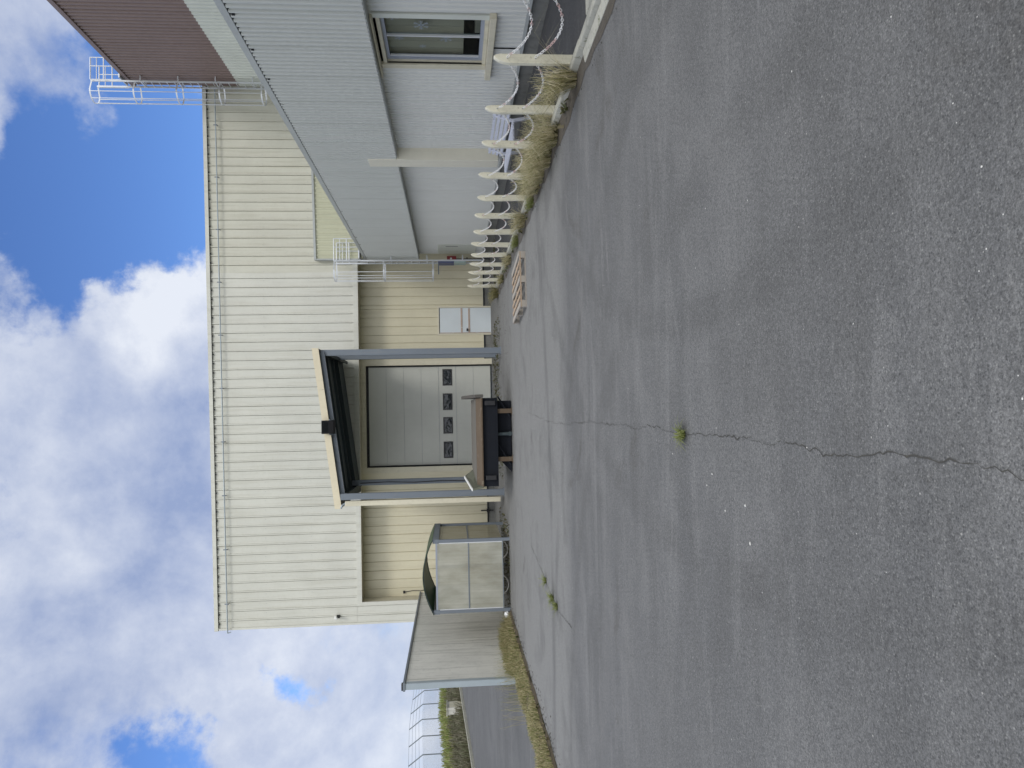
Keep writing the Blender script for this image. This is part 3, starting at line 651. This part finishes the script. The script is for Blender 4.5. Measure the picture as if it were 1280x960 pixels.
# ------------------------------------------------------------------ loading platform
pf=thing('loading_platform','rusty steel loading platform with raised end plates in front of the roller door','loading platform',(-.82,19.6,0))
a,b=-2.02,.36
mb=MB(); mb.box(a,19.55,.41,b,19.60,.80); mb.box(a,19.50,.40,b,19.65,.425); mb.box(a,19.50,.785,b,19.65,.80)
mb.build('front_girder',M['girder'],pf)
mb=MB(); mb.hexa([(a,19.46,.80),(b,19.46,.80),(b,19.95,.93),(a,19.95,.93)],[(a,19.46,.84),(b,19.46,.84),(b,19.95,.97),(a,19.95,.97)]); mb.build('lip_plate',M['rust'],pf,bevel=.006)
mb=MB(); mb.hexa([(a+.08,19.96,.93),(b-.01,19.96,.93),(b-.02,22.2,1.0),(a+.32,22.2,1.0)],[(a+.08,19.96,.975),(b-.01,19.96,.975),(b-.02,22.2,1.04),(a+.32,22.2,1.04)]); mb.build('deck',M['platform_grey'],pf)
mb=MB(); mb.box(a+.34,22.1,.4,b-.02,22.18,.95); mb.box(a,19.66,.45,a+.06,22.1,.80); mb.box(b-.06,19.66,.45,b,22.1,.80); mb.build('frame',M['girder'],pf)
for x,y in ((-1.45,19.62),(-.15,19.62)):
    mb=MB(); mb.tube((x,y,.06),(x+.55,y+.02,.38),.022,8); mb.build('brace',M['girder'],pf)
mb=MB(); mb.tube((-.62,19.64,.10),(-.62,19.66,.40),.05,12); mb.tube((-.62,19.6,.06),(-.62,19.72,.06),.06,12); mb.build('ram',M['steel_dark'],pf)
for x in (-1.78,.22):
    mb=MB(); mb.box(x-.06,19.43,.46,x+.06,19.499,.74); mb.build('bumper',M['dark'],pf,bevel=.01)
mb=MB(); mb.hexa([(a+.35,19.75,.02),(b-.08,19.75,.02),(b-.08,21.9,.02),(a+.75,21.9,.02)],[(a+.75,19.75,.40),(b-.08,19.75,.40),(b-.08,21.9,.40),(a+.75,21.9,.40)]); mb.build('lift_base',M['girder'],pf)
for x in (-.0,-1.30):
    mb=MB(); mb.box(x-.06,19.56,.0,x+.06,19.68,.40); mb.box(x-.10,19.52,0,x+.10,19.72,.015); mb.build('leg',M['rust'],pf)
mb=MB(); mb.prism([(b+.012,19.46,.78),(b+.012,21.9,.95),(b+.012,21.9,1.34),(b+.012,21.2,1.32),(b+.012,19.50,1.0)],(.085,0,0)); mb.build('end_plate',M['platform_dark'],pf,bevel=.006)
mb=MB(); mb.hexa([(-2.045,19.46,.80),(-1.99,19.46,.80),(-1.70,21.9,.98),(-1.755,21.9,.98)],[(-2.12,19.50,1.10),(-2.07,19.50,1.10),(-1.93,21.9,1.27),(-1.98,21.9,1.27)]); mb.build('end_flap',M['flap'],pf)
mb=MB(); mb.hexa([(-2.125,19.49,1.10),(-2.06,19.49,1.10),(-1.92,21.92,1.27),(-1.985,21.92,1.27)],[(-2.13,19.49,1.125),(-2.065,19.49,1.125),(-1.925,21.92,1.295),(-1.99,21.92,1.295)]); mb.build('flap_edge',M['white'],pf)

# ------------------------------------------------------------------ pallet
pl=thing('pallet','weathered wooden pallet lying flat on the asphalt near the pickets','pallet',(2.72,16.1,0),R(4.5))
mb=MB()
L_,W_=1.2,1.75
W_=1.05*1.75
for k,y in enumerate((-W_/2,0-.05,W_/2-.1)):
    for x in (-L_/2,-.07,L_/2-.14): 
        mb=MB(); mb.box(x,y,.022,x+.14,y+.1,.10); mb.build('block',M['woodgrey'],pl,world=False)
    mb=MB(); mb.box(-L_/2,y,.0,L_/2,y+.1,.02); mb.build('bottom_board',M['woodgrey'],pl,world=False)
    mb=MB(); mb.box(-L_/2,y,.101,L_/2,y+.1,.121); mb.build('stringer_board',M['wood'],pl,world=False)
for k in range(7):
    x=-L_/2+k*(L_-.1)/6; mb=MB(); mb.box(x,-W_/2,.122,x+(.11 if k in (0,3,6) else .08),W_/2,.142+random.uniform(0,.003)); mb.build('top_board',M['wood'] if k%3 else M['woodgrey'],pl,world=False)

# ------------------------------------------------------------------ pickets and chains
PY=[7.15,8.61,10.08,11.47,13.02,14.31,15.68,17.10,18.43,19.62,20.97,22.13,23.35,24.48]
ORD=['out at the near end of the kerb','nearest in full view','second in full view','third in full view','fourth in full view','fifth in full view','sixth in full view','seventh in full view','eighth in full view','ninth in full view','tenth in full view','third from the far end','second from the far end','last before the warehouse']
PXX=4.27
def picket(name,label):
    t=thing(name,label,'fence post',(PXX,0,.03),0,'ivory picket posts along the kerb')
    mb=MB(); w=.055
    out=[(-w,0),(w,0),(w,.93),(w*.80,.985),(w*.45,1.015),(w*.1,1.0),(-w*.45,.95),(-w*.85,.88),(-w,.82)]
    vs=[]; pl_=[(x,-.04,z) for x,z in out]
    mb.prism(pl_,(0,.08,0)); mb.build('post',M['picket'],t,world=False,bevel=.006)
    mb=MB()
    for z in (.85,.50): mb.torus((0,0.0,z+.0),(1,0,0),.02,.004,10,4); mb.tube((0,-.06,z),(0,.06,z),.006,6)
    mb.build('eye_bolt',M['steel'],t,world=False)
    return t
p0=None
for i,y in enumerate(PY):
    lab='ivory pointed picket post at the kerb, '+ORD[i]
    if p0 is None: p0=picket('picket_post',lab); p0.location=(PXX,y,.03)
    else: 
        c=copy_thing(p0,(PXX+random.uniform(-.01,.01),y,.03),lab); c.rotation_euler=(R(random.uniform(-1.5,1.5)),R(random.uniform(-1.2,1.2)),R(random.uniform(-6,6))); c.scale=(random.uniform(.95,1.06),1,random.uniform(.98,1.02))
def chain(y0,y1,z,sag,red,label,grp):
    mb=MB(); Lk=.050; n=int((y1-y0-.12)*1.08/Lk); rnd=random.Random(int(y0*100+z*10))
    a=y0+.055; b=y1-.055
    def P(t): 
        return Vector((PXX+.0,a+(b-a)*t,z-4*sag*t*(1-t)))
    off=rnd.randrange(14)
    for i in range(n):
        t=(i+.5)/n; c=P(t); d=(P(min(1,t+.01))-P(max(0,t-.01))).normalized()
        u=Vector((1,0,0)); w=d.cross(u)
        s_,o_=(u,w) if i%2 else (w,u)
        hl,hw,rr=.033,.015,.0047
        pts=[]
        for k in range(8):
            an=k*math.pi/4+math.pi/8; pts.append(c+d*hl*math.cos(an)+s_*hw*math.sin(an))
        mi=1 if ((i+off)//7)%2==0 and rnd.random()<red else 0
        # swept square ring
        vs=[]
        for k in range(8):
            rad=(pts[k]-c).normalized()
            for q in ((1,0),(0,1),(-1,0),(0,-1)): vs.append(pts[k]+rad*rr*q[0]+o_*rr*q[1])
        mb.raw(vs,[(k*4+j,((k+1)%8)*4+j,((k+1)%8)*4+(j+1)%4,k*4+(j+1)%4) for k in range(8) for j in range(4)],mi,True)
    o=mb.build('plastic_chain',[M['chainw'],M['chainr']]); tag(o,label,'chain',grp)
NM=['just out of frame post','nearest post','second post','third post','fourth post','fifth post','sixth post','seventh post','eighth post','ninth post','tenth post','eleventh post','twelfth post','far end post']
for i in range(len(PY)-1):
    far=i>=9
    nm=('the nearest full post and the frame edge' if i==0 else 'the %s and the %s'%(NM[i],NM[i+1]))
    chain(PY[i],PY[i+1],.87,.20 if i%3 else .22,.2,'upper white plastic chain sagging between '+nm,'chains between the picket posts')
    chain(PY[i],PY[i+1],.53,.19 if i%2 else .22,.6 if i<2 else .3,'lower faded red and white chain between '+nm,'chains between the picket posts')

# ------------------------------------------------------------------ bench
bn=thing('garden_bench','white slatted garden bench behind the picket posts','bench',(5.35,14.6,.03))
y0,y1=13.35,15.55
for k,(x,z) in enumerate(((5.62,.70),(5.60,.62),(5.58,.54),(5.56,.46))):
    mb=MB(); mb.box(x-.012,y0,z-.026,x+.012,y1,z+.026); mb.build('back_slat',M['bench'],bn)
for k,x in enumerate((5.12,5.22,5.32,5.42)):
    mb=MB(); mb.box(x-.035,y0,.36,x+.035,y1,.385); mb.build('seat_slat',M['bench'],bn)
for y in (y0+.2,y1-.2):
    mb=MB(); mb.prism([(5.10,y,.03),(5.15,y,.03),(5.17,y,.33),(5.50,y,.33),(5.56,y,.03),(5.62,y,.03),(5.56,y,.36),(5.655,y,.73),(5.625,y,.74),(5.50,y,.36),(5.08,y,.36)],(0,.04,0)); mb.build('leg',M['bench'],bn)

# ------------------------------------------------------------------ shelter
sh=thing('bicycle_shelter','small shelter with clouded plastic panels and arched green roof','shelter',(-4.8,23,0))
sx0,sx1,sy0,sy1=-5.83,-3.78,21.5,24.5
for x,y in ((sx0,sy0),(sx1,sy0),(sx0,sy1),(sx1,sy1),((sx0+sx1)/2-.1,sy1-1.2)):
    mb=MB(); mb.box(x-.045,y-.045,.0,x+.045,y+.045,2.12); mb.build('post',M['steel'],sh)
for a_,b_ in (((sx0-.06,sy0-.05),(sx0+.06,sy1+.05)),((sx1-.06,sy0-.05),(sx1+.06,sy1+.05))):
    mb=MB(); mb.box(a_[0],a_[1],2.08,b_[0],b_[1],2.26); mb.build('beam',M['steel'],sh)
for y in (sy0,sy1):
    mb=MB(); mb.box(sx0+.06,y-.025,2.13,sx1-.06,y+.025,2.18); mb.build('cross_beam',M['alu'],sh)
for y in (sy0-.0,):
    mb=MB(); mb.box(sx0+.05,y-.03,1.20,sx1-.05,y-.0,1.235); mb.box(sx0+.05,y-.03,.20,sx1-.05,y,.225); mb.build('rail',M['steel'],sh)
    for xx in (sx0+.05,sx1-.075):
        mb=MB(); mb.box(xx,y-.032,.225,xx+.025,y-.021,2.08); mb.build('panel_frame',M['alulight'],sh)
    for z0,z1 in ((.225,1.20),(1.235,2.13)):
        mb=MB(); mb.box(sx0+.05,y-.02,z0,sx1-.05,y-.01,z1); mb.build('panel',M['poly'],sh)
for x in (sx1,sx0):
    mb=MB(); mb.box(x-.02,sy0+.05,1.20,x+.02,sy1-.25,1.235); mb.build('rail',M['steel'],sh)
    for z0,z1 in ((.225,1.20),(1.235,2.10)):
        mb=MB(); mb.box(x-.006,sy0+.05,z0,x+.006,sy1-.25,z1); mb.build('panel',M['poly_side'],sh)
mb=MB(); NN=14; ro=[]
for k in range(NN+1):
    t=k/NN; x=sx0-.06+(sx1-sx0+.12)*t; z=2.255+.30*math.sin(math.pi*t)**.9; ro.append((x,z))
for (x,z),(x2,z2) in zip(ro[:-1],ro[1:]):
    mb.hexa([(x,sy0-.1,z),(x2,sy0-.1,z2),(x2,sy1+.1,z2),(x,sy1+.1,z)],[(x,sy0-.1,z+.012),(x2,sy0-.1,z2+.012),(x2,sy1+.1,z2+.012),(x,sy1+.1,z+.012)])
mb.build('roof',M['polygreen'],sh)
for y in (sy0-.05,sy1+.02):
    mb=MB()
    for (x,z),(x2,z2) in zip(ro[:-1],ro[1:]): mb.tube((x,y,z-.01),(x2,y,z2-.01),.012,6)
    mb.build('roof_hoop',M['steel'],sh)
# bicycle inside
bc=thing('bicycle','red bicycle with pale tyres parked inside the clouded shelter','bicycle',(-4.7,22.0,0),R(6))
for x in (-.52,.52):
    mb=MB(); mb.torus((x,0,.33),(0,1,0),.31,.020,28,6); w=mb.build('wheel',M['paletyre'],bc,world=False)
    mb=MB()
    for k in range(10): a=k*math.pi/5; mb.tube((x,0,.33),(x+.3*math.cos(a),0,.33+.3*math.sin(a)),.002,3)
    mb.tube((x,-.04,.33),(x,.04,.33),.02,8); mb.build('hub',M['galv'],w,world=False)
mb=MB(); mb.path([(-.52,0,.33),(-.1,0,.30),(.35,0,.78),(-.22,0,.80),(-.52,0,.33)],.016,8); mb.tube((-.1,0,.30),(-.25,0,.90),.016,8); mb.build('frame',M['red'],bc,world=False)
mb=MB(); mb.path([(.52,0,.33),(.38,0,.85),(.36,0,.98)],.014,8); mb.path([(.30,-.28,1.0),(.36,0,.98),(.30,.28,1.0)],.012,8); mb.build('handlebar',M['galv'],bc,world=False)
mb=MB(); mb.hexa([(-.38,-.07,.90),(-.12,-.02,.90),(-.12,.02,.90),(-.38,.07,.90)],[(-.38,-.07,.95),(-.12,-.02,.94),(-.12,.02,.94),(-.38,.07,.95)]); mb.build('saddle',M['black'],bc,world=False,bevel=.01)

# ------------------------------------------------------------------ concrete wall
cw=thing('concrete_wall','tall stained concrete panel wall with a galvanised end post','wall',(-7.07,23.5,0))
ye=[18.98,22.25,25.3,28.26]
for a_,b_ in zip(ye[:-1],ye[1:]):
    mb=MB(); mb.box(-7.03,a_+.008,-.1,-6.88,b_-.008,2.93); mb.build('panel',M['concrete'],cw,bevel=.01)
mb=MB(); mb.hbeam((-6.95,18.90,0),(-6.95,18.90,2.96),.14,.16,(1,0,0),t=.012); mb.box(-7.02,18.82,0,-6.88,18.835,2.95); mb.build('end_post',M['galv_post'],cw)
mb=MB(); mb.box(-7.06,18.80,2.935,-6.85,28.26,2.99); mb.build('cap',M['steel'],cw)
mb=MB(); mb.box(-7.04,18.81,2.99,-6.88,18.95,3.03); mb.build('end_cap',M['black'],cw)
# vertical cracks on the wall
def wcrack(y,z0,z1,seed):
    rnd=random.Random(seed); m=MB(); z=z0; pts=[]; dy=0
    while z<z1: dy+=rnd.uniform(-.03,.03); pts.append((y+dy,z)); z+=.07
    vs=[]
    for i,(yy,z) in enumerate(pts): w=rnd.uniform(.004,.016)*(1-i/len(pts)); vs+=[(-6.876,yy-w,z),(-6.876,yy+w,z)]
    m.raw(vs,[(2*i,2*i+1,2*i+3,2*i+2) for i in range(len(pts)-1)]); m.build('crack',M['crack'],cw)
wcrack(21.5,.3,1.0,2); wcrack(22.2,.2,1.5,4)

# ------------------------------------------------------------------ grass
def blade(mb,x,y,z,h,lean,az,w,mi=0,curl=1.):
    d=Vector((math.cos(az),math.sin(az),0)); s_=Vector((-d.y,d.x,0))*w/2
    p=Vector((x,y,z)); pts=[p,p+d*lean*.25+Vector((0,0,h*.5)),p+d*lean*.65*curl+Vector((0,0,h*.88)),p+d*lean*1.15*curl+Vector((0,0,h*(1.0-.35*min(1,lean/h))))]
    vs=[pts[0]-s_,pts[0]+s_,pts[1]-s_*.9,pts[1]+s_*.9,pts[2]-s_*.6,pts[2]+s_*.6,pts[3]]
    mb.raw(vs,[(0,1,3,2),(2,3,5,4),(4,5,6)],mi)
def tuft(label,x,y,z,n,rad,h,mat,lean=.6,w=.006,seed=0,elong=1.,bias=None):
    rnd=random.Random(seed); mb=MB()
    for k in range(n):
        a=rnd.uniform(0,6.283); r=rad*math.sqrt(rnd.random())*.6
        hh=h*rnd.uniform(.35,1.15)*(1.25 if rnd.random()<.08 else 1); az=a+rnd.uniform(-.9,.9)
        if bias is not None and rnd.random()<.6: az=bias+rnd.uniform(-.9,.9)
        blade(mb,x+r*math.cos(a),y+r*math.sin(a)*elong,z,hh,hh*rnd.uniform(.1,1.15)*lean*1.4,az,w*rnd.uniform(.6,1.3))
    o=mb.build('grass_tuft',mat); return tag(o,label,'grass tuft','grass tufts along the kerb')
B=math.pi*1.05
tuft('long straw and green grass tuft at the foot of the nearest picket post',4.06,8.66,.02,360,.16,.48,M['gold'],1.,.008,1,1.1,B)
tuft('long dry grass tuft just past the second picket post',4.02,10.35,.02,420,.26,.44,M['gold'],.9,.007,2,1.3,B)
tuft('widest bushy straw coloured grass tuft before the bench',3.98,11.1,.02,520,.31,.46,M['gold'],1.,.007,3,1.4,B)
tuft('green bushy grass tuft at the third picket post',4.0,11.95,.02,460,.29,.40,M['gold'],.9,.007,4,1.4,B)
tuft('drooping straw tuft just before the mossy kerb stretch',4.0,12.65,.02,420,.26,.36,M['gold'],.9,.007,14,1.3,B)
tuft('low mossy green tuft where the kerb reappears',3.98,13.6,.0,340,.17,.15,M['weed'],.9,.008,5,2.2,B)
tuft('dense green tuft between the fifth and sixth picket posts',4.02,15.1,.02,420,.24,.32,M['gold'],.9,.008,6,1.8,B)
tuft('short green tuft midway down the picket row',3.98,16.8,.0,260,.2,.18,M['weed'],.9,.009,7,2.2,B)
tuft('small leafy tuft at the eighth picket post',4.0,18.9,.0,300,.2,.26,M['gold'],.9,.009,8,2.2,B)
tuft('small dark tuft near the far end of the pickets',4.0,21.7,.0,260,.2,.22,M['gold'],.9,.010,9,2.2,B)
tuft('green tuft at the last picket post by the warehouse',4.0,24.3,.0,360,.26,.34,M['verge'],.9,.011,10,2.2,B)
def weed(label,x,y,n,r,h,seed):
    o=tuft(label,x,y,.0,n,r,h,M['weed'],1.6,.008,seed,1.); o.name='weed'; o['category']='weed'; o['group']='weeds in the asphalt cracks'
weed('single pale green weed growing from the long central crack',-.19,4.92,90,.04,.065,21)
weed('largest green weed in the left crack',-3.12,12.0,120,.09,.11,22)
weed('smallest weed at the far end of the left crack',-3.03,12.9,70,.08,.10,23)
weed('low weed at the near end of the left crack',-3.13,11.55,90,.09,.09,24)
# verge grass: uncountable
rnd=random.Random(5); mb=MB()
for k in range(15000):
    y=rnd.uniform(8.5,21.6); x=rnd.uniform(-6.85,-5.86); edge=abs(x+6.35)/.5
    near=smooth(17,20,y)
    x-= .25*near*rnd.random(); h=rnd.uniform(.05,.17)*(1.15-.5*edge)*(1+1.0*near*rnd.random()) * (1.+.5*math.sin(y*2.3)*math.sin(y*.9+x*3))
    blade(mb,x,y,.05,max(.03,h),h*rnd.uniform(.2,1.1),rnd.uniform(0,6.28),.009 if y<16 else .012)
for k in range(3200): # denser tall growth at the wall foot
    y=rnd.uniform(18.9,22.2); x=-6.86+abs(rnd.gauss(0,.35)); x=min(x,-5.9); h=rnd.uniform(.12,.48)*(1-.5*(x+6.95))
    blade(mb,x,y,.03,h,h*rnd.uniform(.2,1.2),rnd.uniform(0,6.28),.011)
for k in range(150): # tall stalks
    y=rnd.uniform(15.8,19.4); x=rnd.uniform(-6.9,-6.3); h=rnd.uniform(.35,.75); blade(mb,x,y,.05,h,h*rnd.uniform(.1,.6),rnd.uniform(0,6.28),.006)
tag(mb.build('grass',M['verge']),'dry green grass strip along the left edge of the yard',None,kind='stuff')
# moss and litter at the foot of the warehouse
mb=MB()
for k in range(2600):
    s_=rnd.random()
    if s_<.5: x=rnd.uniform(-2.2,3.2); y=rnd.gauss(26.0,1.0) if x>.3 else rnd.uniform(23.4,27.5); 
    elif s_<.8: x=rnd.uniform(-6.8,-3.3); y=rnd.uniform(21.3,25.5)
    else: x=rnd.uniform(4.3,6.0); y=rnd.uniform(25.0,26.2)
    if rnd.random()<.45 and math.sin(x*3.1)*math.sin(y*2.2)<.2: continue
    h=rnd.uniform(.015,.07); blade(mb,x,y,.002,h,h*2,rnd.uniform(0,6.28),.03)
tag(mb.build('moss',M['moss']),'moss and litter patches on the ground before the warehouse',None,kind='stuff')
mb=MB()
for k in range(420):
    s_=rnd.random()
    if s_<.5: x=-6.3+rnd.gauss(0,.25); y=rnd.uniform(9,21)
    else: x=4.02+rnd.gauss(0,.08); y=rnd.uniform(9,24)
    x=min(x,-5.8) if s_<.5 else x
    a=rnd.uniform(0,6.28); h=rnd.uniform(.03,.09)
    blade(mb,x,y,.02,h,h*1.6,a,.045)
tag(mb.build('undergrowth',M['moss']),'broad dark leaves scattered low among the verge grass',None,kind='stuff')
# path scrub between pickets and wall
mb=MB()
for k in range(1500):
    y=rnd.uniform(10.2,14.8); x=rnd.uniform(4.3,5.0); h=rnd.uniform(.1,.4)
    blade(mb,x,y,.03,h,h*rnd.uniform(.2,.9),rnd.uniform(0,6.28),.007)
tag(mb.build('grass',M['gold']),'thin dry grass growing through the path behind the pickets',None,kind='stuff')
# dark leaf litter on the edges and pale chips on the asphalt
mb=MB()
def litter(x,y,r,mi):
    n=rnd.choice((4,5,6)); a0=rnd.random()*6; 
    top=[(x+r*rnd.uniform(.6,1.1)*math.cos(a0+6.283*k/n),y+r*rnd.uniform(.6,1.1)*math.sin(a0+6.283*k/n),.002) for k in range(n)]
    c=(x,y,r*.55); 
    for k in range(n): mb.face([top[k],top[(k+1)%n],c],mi)
for k in range(700):
    s_=rnd.random()
    if s_<.45: y=6.5+rnd.random()**1.3*18; x=3.98-abs(rnd.gauss(0,.10+.0*y)); r=rnd.uniform(.006,.022)
    elif s_<.8: y=rnd.uniform(9,21); x=-5.84+abs(rnd.gauss(0,.16)); r=rnd.uniform(.008,.03)
    else: y=rnd.uniform(20.5,25); x=rnd.uniform(-3,3.5); r=rnd.uniform(.01,.03)
    litter(x,y,r,1)
for k in range(95):
    y=1.7+rnd.random()**1.6*15; x=rnd.uniform(-1.2,1.3)*y*.55
    if x>3.7 or x<-5.7: continue
    litter(x,y,rnd.uniform(.002,.0045)*(1+.09*y),0)
for (x,y,r) in ((-.55,3.9,.012),(-.42,4.4,.010),(-.62,4.2,.008),(-.34,5.2,.009),(-.5,4.5,.008),(-.75,3.85,.012)): litter(x,y,r,0)
tag(mb.build('gravel',[M['chip'],M['crack']]),'pale stone chips and dark crumbs scattered over the asphalt',None,kind='stuff')
# a white bag and block by the shelter
mb=MB(); 
rr=random.Random(3)
vs=[];
for i in range(5):
    for j in range(8):
        a=j*math.pi/4; e=[.0,.10,.13,.09,.0][i]*rr.uniform(.7,1.2); vs.append((-6.0+e*math.cos(a),21.6+e*math.sin(a),.0+[.02,.03,.09,.17,.2][i]))
fs=[(i*8+j,i*8+(j+1)%8,(i+1)*8+(j+1)%8,(i+1)*8+j) for i in range(4) for j in range(8)]
mb.raw(vs,fs); tag(mb.build('plastic_bag',M['bag']),'crumpled white plastic bag in the grass beside the shelter','bag')

# ------------------------------------------------------------------ background bank, fence, cabinet
rnd=random.Random(9); mb=MB(); mb2=MB()
for k in range(9000):
    x=-17.9-2.6*rnd.random(); y=rnd.uniform(34,62); z=ter(x,y)-.05
    if x>-19.2:
        h=rnd.uniform(.25,.8); blade(mb2,x,y,z,h,h*rnd.uniform(.2,.8),rnd.uniform(0,6.28),.05)
    else:
        h=rnd.uniform(.3,.75); blade(mb,x,y,z,h,h*rnd.uniform(.2,.8),rnd.uniform(0,6.28),.05)
tag(mb.build('grass',M['bankg']),'bright green grass along the top of the far bank',None,kind='stuff')
tag(mb2.build('scrub',M['bankb']),'brown scrub on the face of the far bank',None,kind='stuff')
ff=thing('mesh_fence','wire mesh fence with angled posts on the far grassy bank','fence',(-20.3,46,2.5))
fy=[36.6,39.1,41.6,44.1,46.6,49.1,51.6,54.1,56.6]
FXX=-20.3
for y in fy:
    zg=ter(FXX,y); mb=MB(); zb=zg+1.65; mb.tube((FXX,y,zg-.2),(FXX,y,zb),.035,6); mb.tube((FXX,y,zb),(FXX-.62,y,zb+.85),.035,6); mb.build('post',M['steel'],ff)
for k in range(4):
    f=.25+.25*k; mb=MB(); 
    for y,y2 in zip(fy[:-1],fy[1:]): mb.tube((FXX-.62*f,y,ter(FXX,y)+1.65+.85*f),(FXX-.62*f,y2,ter(FXX,y2)+1.65+.85*f),.010,4)
    mb.build('wire',M['steel'],ff)
mb=MB()
for y,y2 in zip(fy[:-1],fy[1:]): mb.face([(FXX,y,ter(FXX,y)-.1),(FXX,y2,ter(FXX,y2)-.1),(FXX,y2,ter(FXX,y2)+1.65),(FXX,y,ter(FXX,y)+1.65)])
mb.build('mesh',M['net'],ff)
cbx=thing('utility_cabinet','small grey concrete utility cabinet at the foot of the far bank','cabinet',(-18.2,45.5,1.1))
mb=MB(); mb.box(-18.45,45.0,1.0,-18.0,46.0,2.25); mb.build('body',M['concrete'],cbx,bevel=.02)
mb=MB(); mb.box(-18.5,44.95,2.25,-17.95,46.05,2.33); mb.build('lid',M['kerb'],cbx)
mb=MB(); mb.box(-18.0,45.1,1.25,-17.985,45.9,2.15); mb.build('door',M['cream'],cbx)

# ------------------------------------------------------------------ camera (portrait photo stored on its side)
import itertools
f=905.; H=1.6
yc=Vector(((960-515)-480,-(566-640),f)).normalized(); up=Vector((math.sin(-.0215),math.cos(-.0215),0)); z=(up-yc*up.dot(yc)).normalized(); x=-(yc.cross(z))
Rw=Vector((x[0],yc[0],z[0])); Uw=Vector((x[1],yc[1],z[1])); Fw=Vector((x[2],yc[2],z[2]))
cd=bpy.data.cameras.new('Camera'); cam=bpy.data.objects.new('Camera',cd); COL.objects.link(cam)
cd.sensor_width=36; cd.lens=f/1280*36; cd.clip_start=.05; cd.clip_end=5000
mt=Matrix((-Uw,Rw,-Fw)).transposed().to_4x4(); mt.translation=Vector((0,0,H)); cam.matrix_world=mt
sc.camera=cam
def pdir(px,py): # direction in the world for a place in the sky
    return (Rw*(480-py)/f+Uw*(-(px-640))/f+Fw).normalized()

# ------------------------------------------------------------------ light
SE,SA=R(48),R(158)     # elevation; azimuth measured clockwise from +Y
sd_=Vector((math.sin(SA)*math.cos(SE),math.cos(SA)*math.cos(SE),math.sin(SE)))
sl=bpy.data.lights.new('Sun','SUN'); sl.energy=SUN_E=1.15; sl.angle=R(14); sl.color=(1,.97,.92)
so=bpy.data.objects.new('Sun',sl); COL.objects.link(so); so.rotation_euler=(-sd_).to_track_quat('-Z','Y').to_euler()
w=bpy.data.worlds.new('World'); sc.world=w; w.use_nodes=True; t=NT(w.node_tree); bg=w.node_tree.nodes['Background']
sky=t.node('ShaderNodeTexSky',sky_type='NISHITA',sun_disc=False,sun_elevation=SE,sun_rotation=SA,air_density=1.0,dust_density=.3,ozone_density=2.5)
tc=t.node('ShaderNodeTexCoord').outputs['Generated']
nz=t.noise(tc,3.4,12,.60,.15); nz2=t.noise(t.mapping(tc,(1,1,1.3),(3,1,2)),8.,10,.62,.2)
off=t.node('ShaderNodeVectorMath',operation='ADD',inp={0:tc,1:tuple((Rw*.035+Uw*.05))}).outputs[0]
nzo=t.noise(off,3.4,12,.60,.15)
shade=t.math('ADD',t.math('MULTIPLY',t.math('SUBTRACT',nz,nzo),2.6),.5)
warp=t.node('ShaderNodeTexNoise',inp={'Vector':tc,'Scale':6.,'Detail':8.,'Roughness':.6}).outputs['Color']
wv=t.node('ShaderNodeVectorMath',operation='MULTIPLY_ADD',inp={0:warp,1:(.34,.34,.34),2:(-.17,-.17,-.17)}).outputs[0]
tw=t.node('ShaderNodeVectorMath',operation='ADD',inp={0:tc,1:wv}).outputs[0]
def blob(px,py,rad,wt,acc):
    d=t.node('ShaderNodeVectorMath',operation='DISTANCE',inp={0:tw,1:tuple(pdir(px,py))}).outputs['Value']
    m=t.node('ShaderNodeMapRange',interpolation_type='SMOOTHSTEP',clamp=True,inp={0:d,1:0.,2:rad,3:wt,4:0.}).outputs[0]
    return t.math('ADD',acc,m)
sv=t.node('ShaderNodeVectorMath',operation='DOT_PRODUCT',inp={0:tc,1:tuple(sd_)}).outputs['Value']
den=t.math('ADD',t.math('MULTIPLY',nz,1.5),t.math('MULTIPLY',nz2,.7))
for b_ in BLOBS if 'BLOBS' in globals() else [(190,250,.22,-1.05),(90,300,.17,-.9),(40,260,.10,-.5),(225,170,.12,-.7),(10,605,.08,-.75),(375,830,.07,-.9),(190,945,.07,-.7),(150,90,.25,.05),(60,150,.2,.25),
    (230,400,.10,.6),(60,450,.3,.5),(100,700,.3,.6),(250,600,.25,.4),(330,700,.2,.3),(300,900,.2,.3),(450,860,.15,.35)]:
    den=blob(*b_,den)
den=t.math('ADD',den,t.ramp(sv,-.05,.5,0.,.7)); cl=t.node('ShaderNodeMapRange',interpolation_type='SMOOTHSTEP',clamp=True,inp={0:den,1:.66,2:1.36,3:0.,4:1.}).outputs[0]
wht=t.math('ADD',t.math('MULTIPLY',shade,1.1),t.math('MULTIPLY',nz2,.7))
for b_ in [(225,395,.13,.55),(60,680,.12,.25),(290,830,.12,.25),(450,880,.2,.2),(80,420,.2,-.25),(170,600,.2,-.1),(60,850,.3,-.12)]: wht=blob(*b_,wht)
wf=t.ramp(t.math('ADD',wht,t.math('MULTIPLY',t.math('SUBTRACT',t.noise(tc,13.,8,.65,.3),.5),.6)),.32,1.6)
ccol=t.mix(wf,(3.2,4.0,6.2),(8.3,8.7,9.5))
# unseen cloud on the sun's side, made thicker and brighter as added fill light
boost=t.ramp(sv,-.02,.75,1.,2.0)
ccol=t.mix(t.ramp(sv,-.05,.5),ccol,(7.5,7.7,8.1))
ccol=t.mix(1.,ccol,boost,'MULTIPLY')
skyc=t.mix(1.,sky.outputs[0],(.92,1.2,1.72),'MULTIPLY')
t.l.new(t.mix(t.math('MULTIPLY',cl,.96),skyc,ccol),bg.inputs[0]); bg.inputs[1].default_value=.1
sc.view_settings.view_transform='Standard'; sc.view_settings.look='None'; sc.view_settings.exposure=0; sc.view_settings.gamma=1
sc.render.engine='CYCLES'; sc.cycles.max_bounces=6; sc.cycles.use_denoising=True; sc.cycles.transparent_max_bounces=12
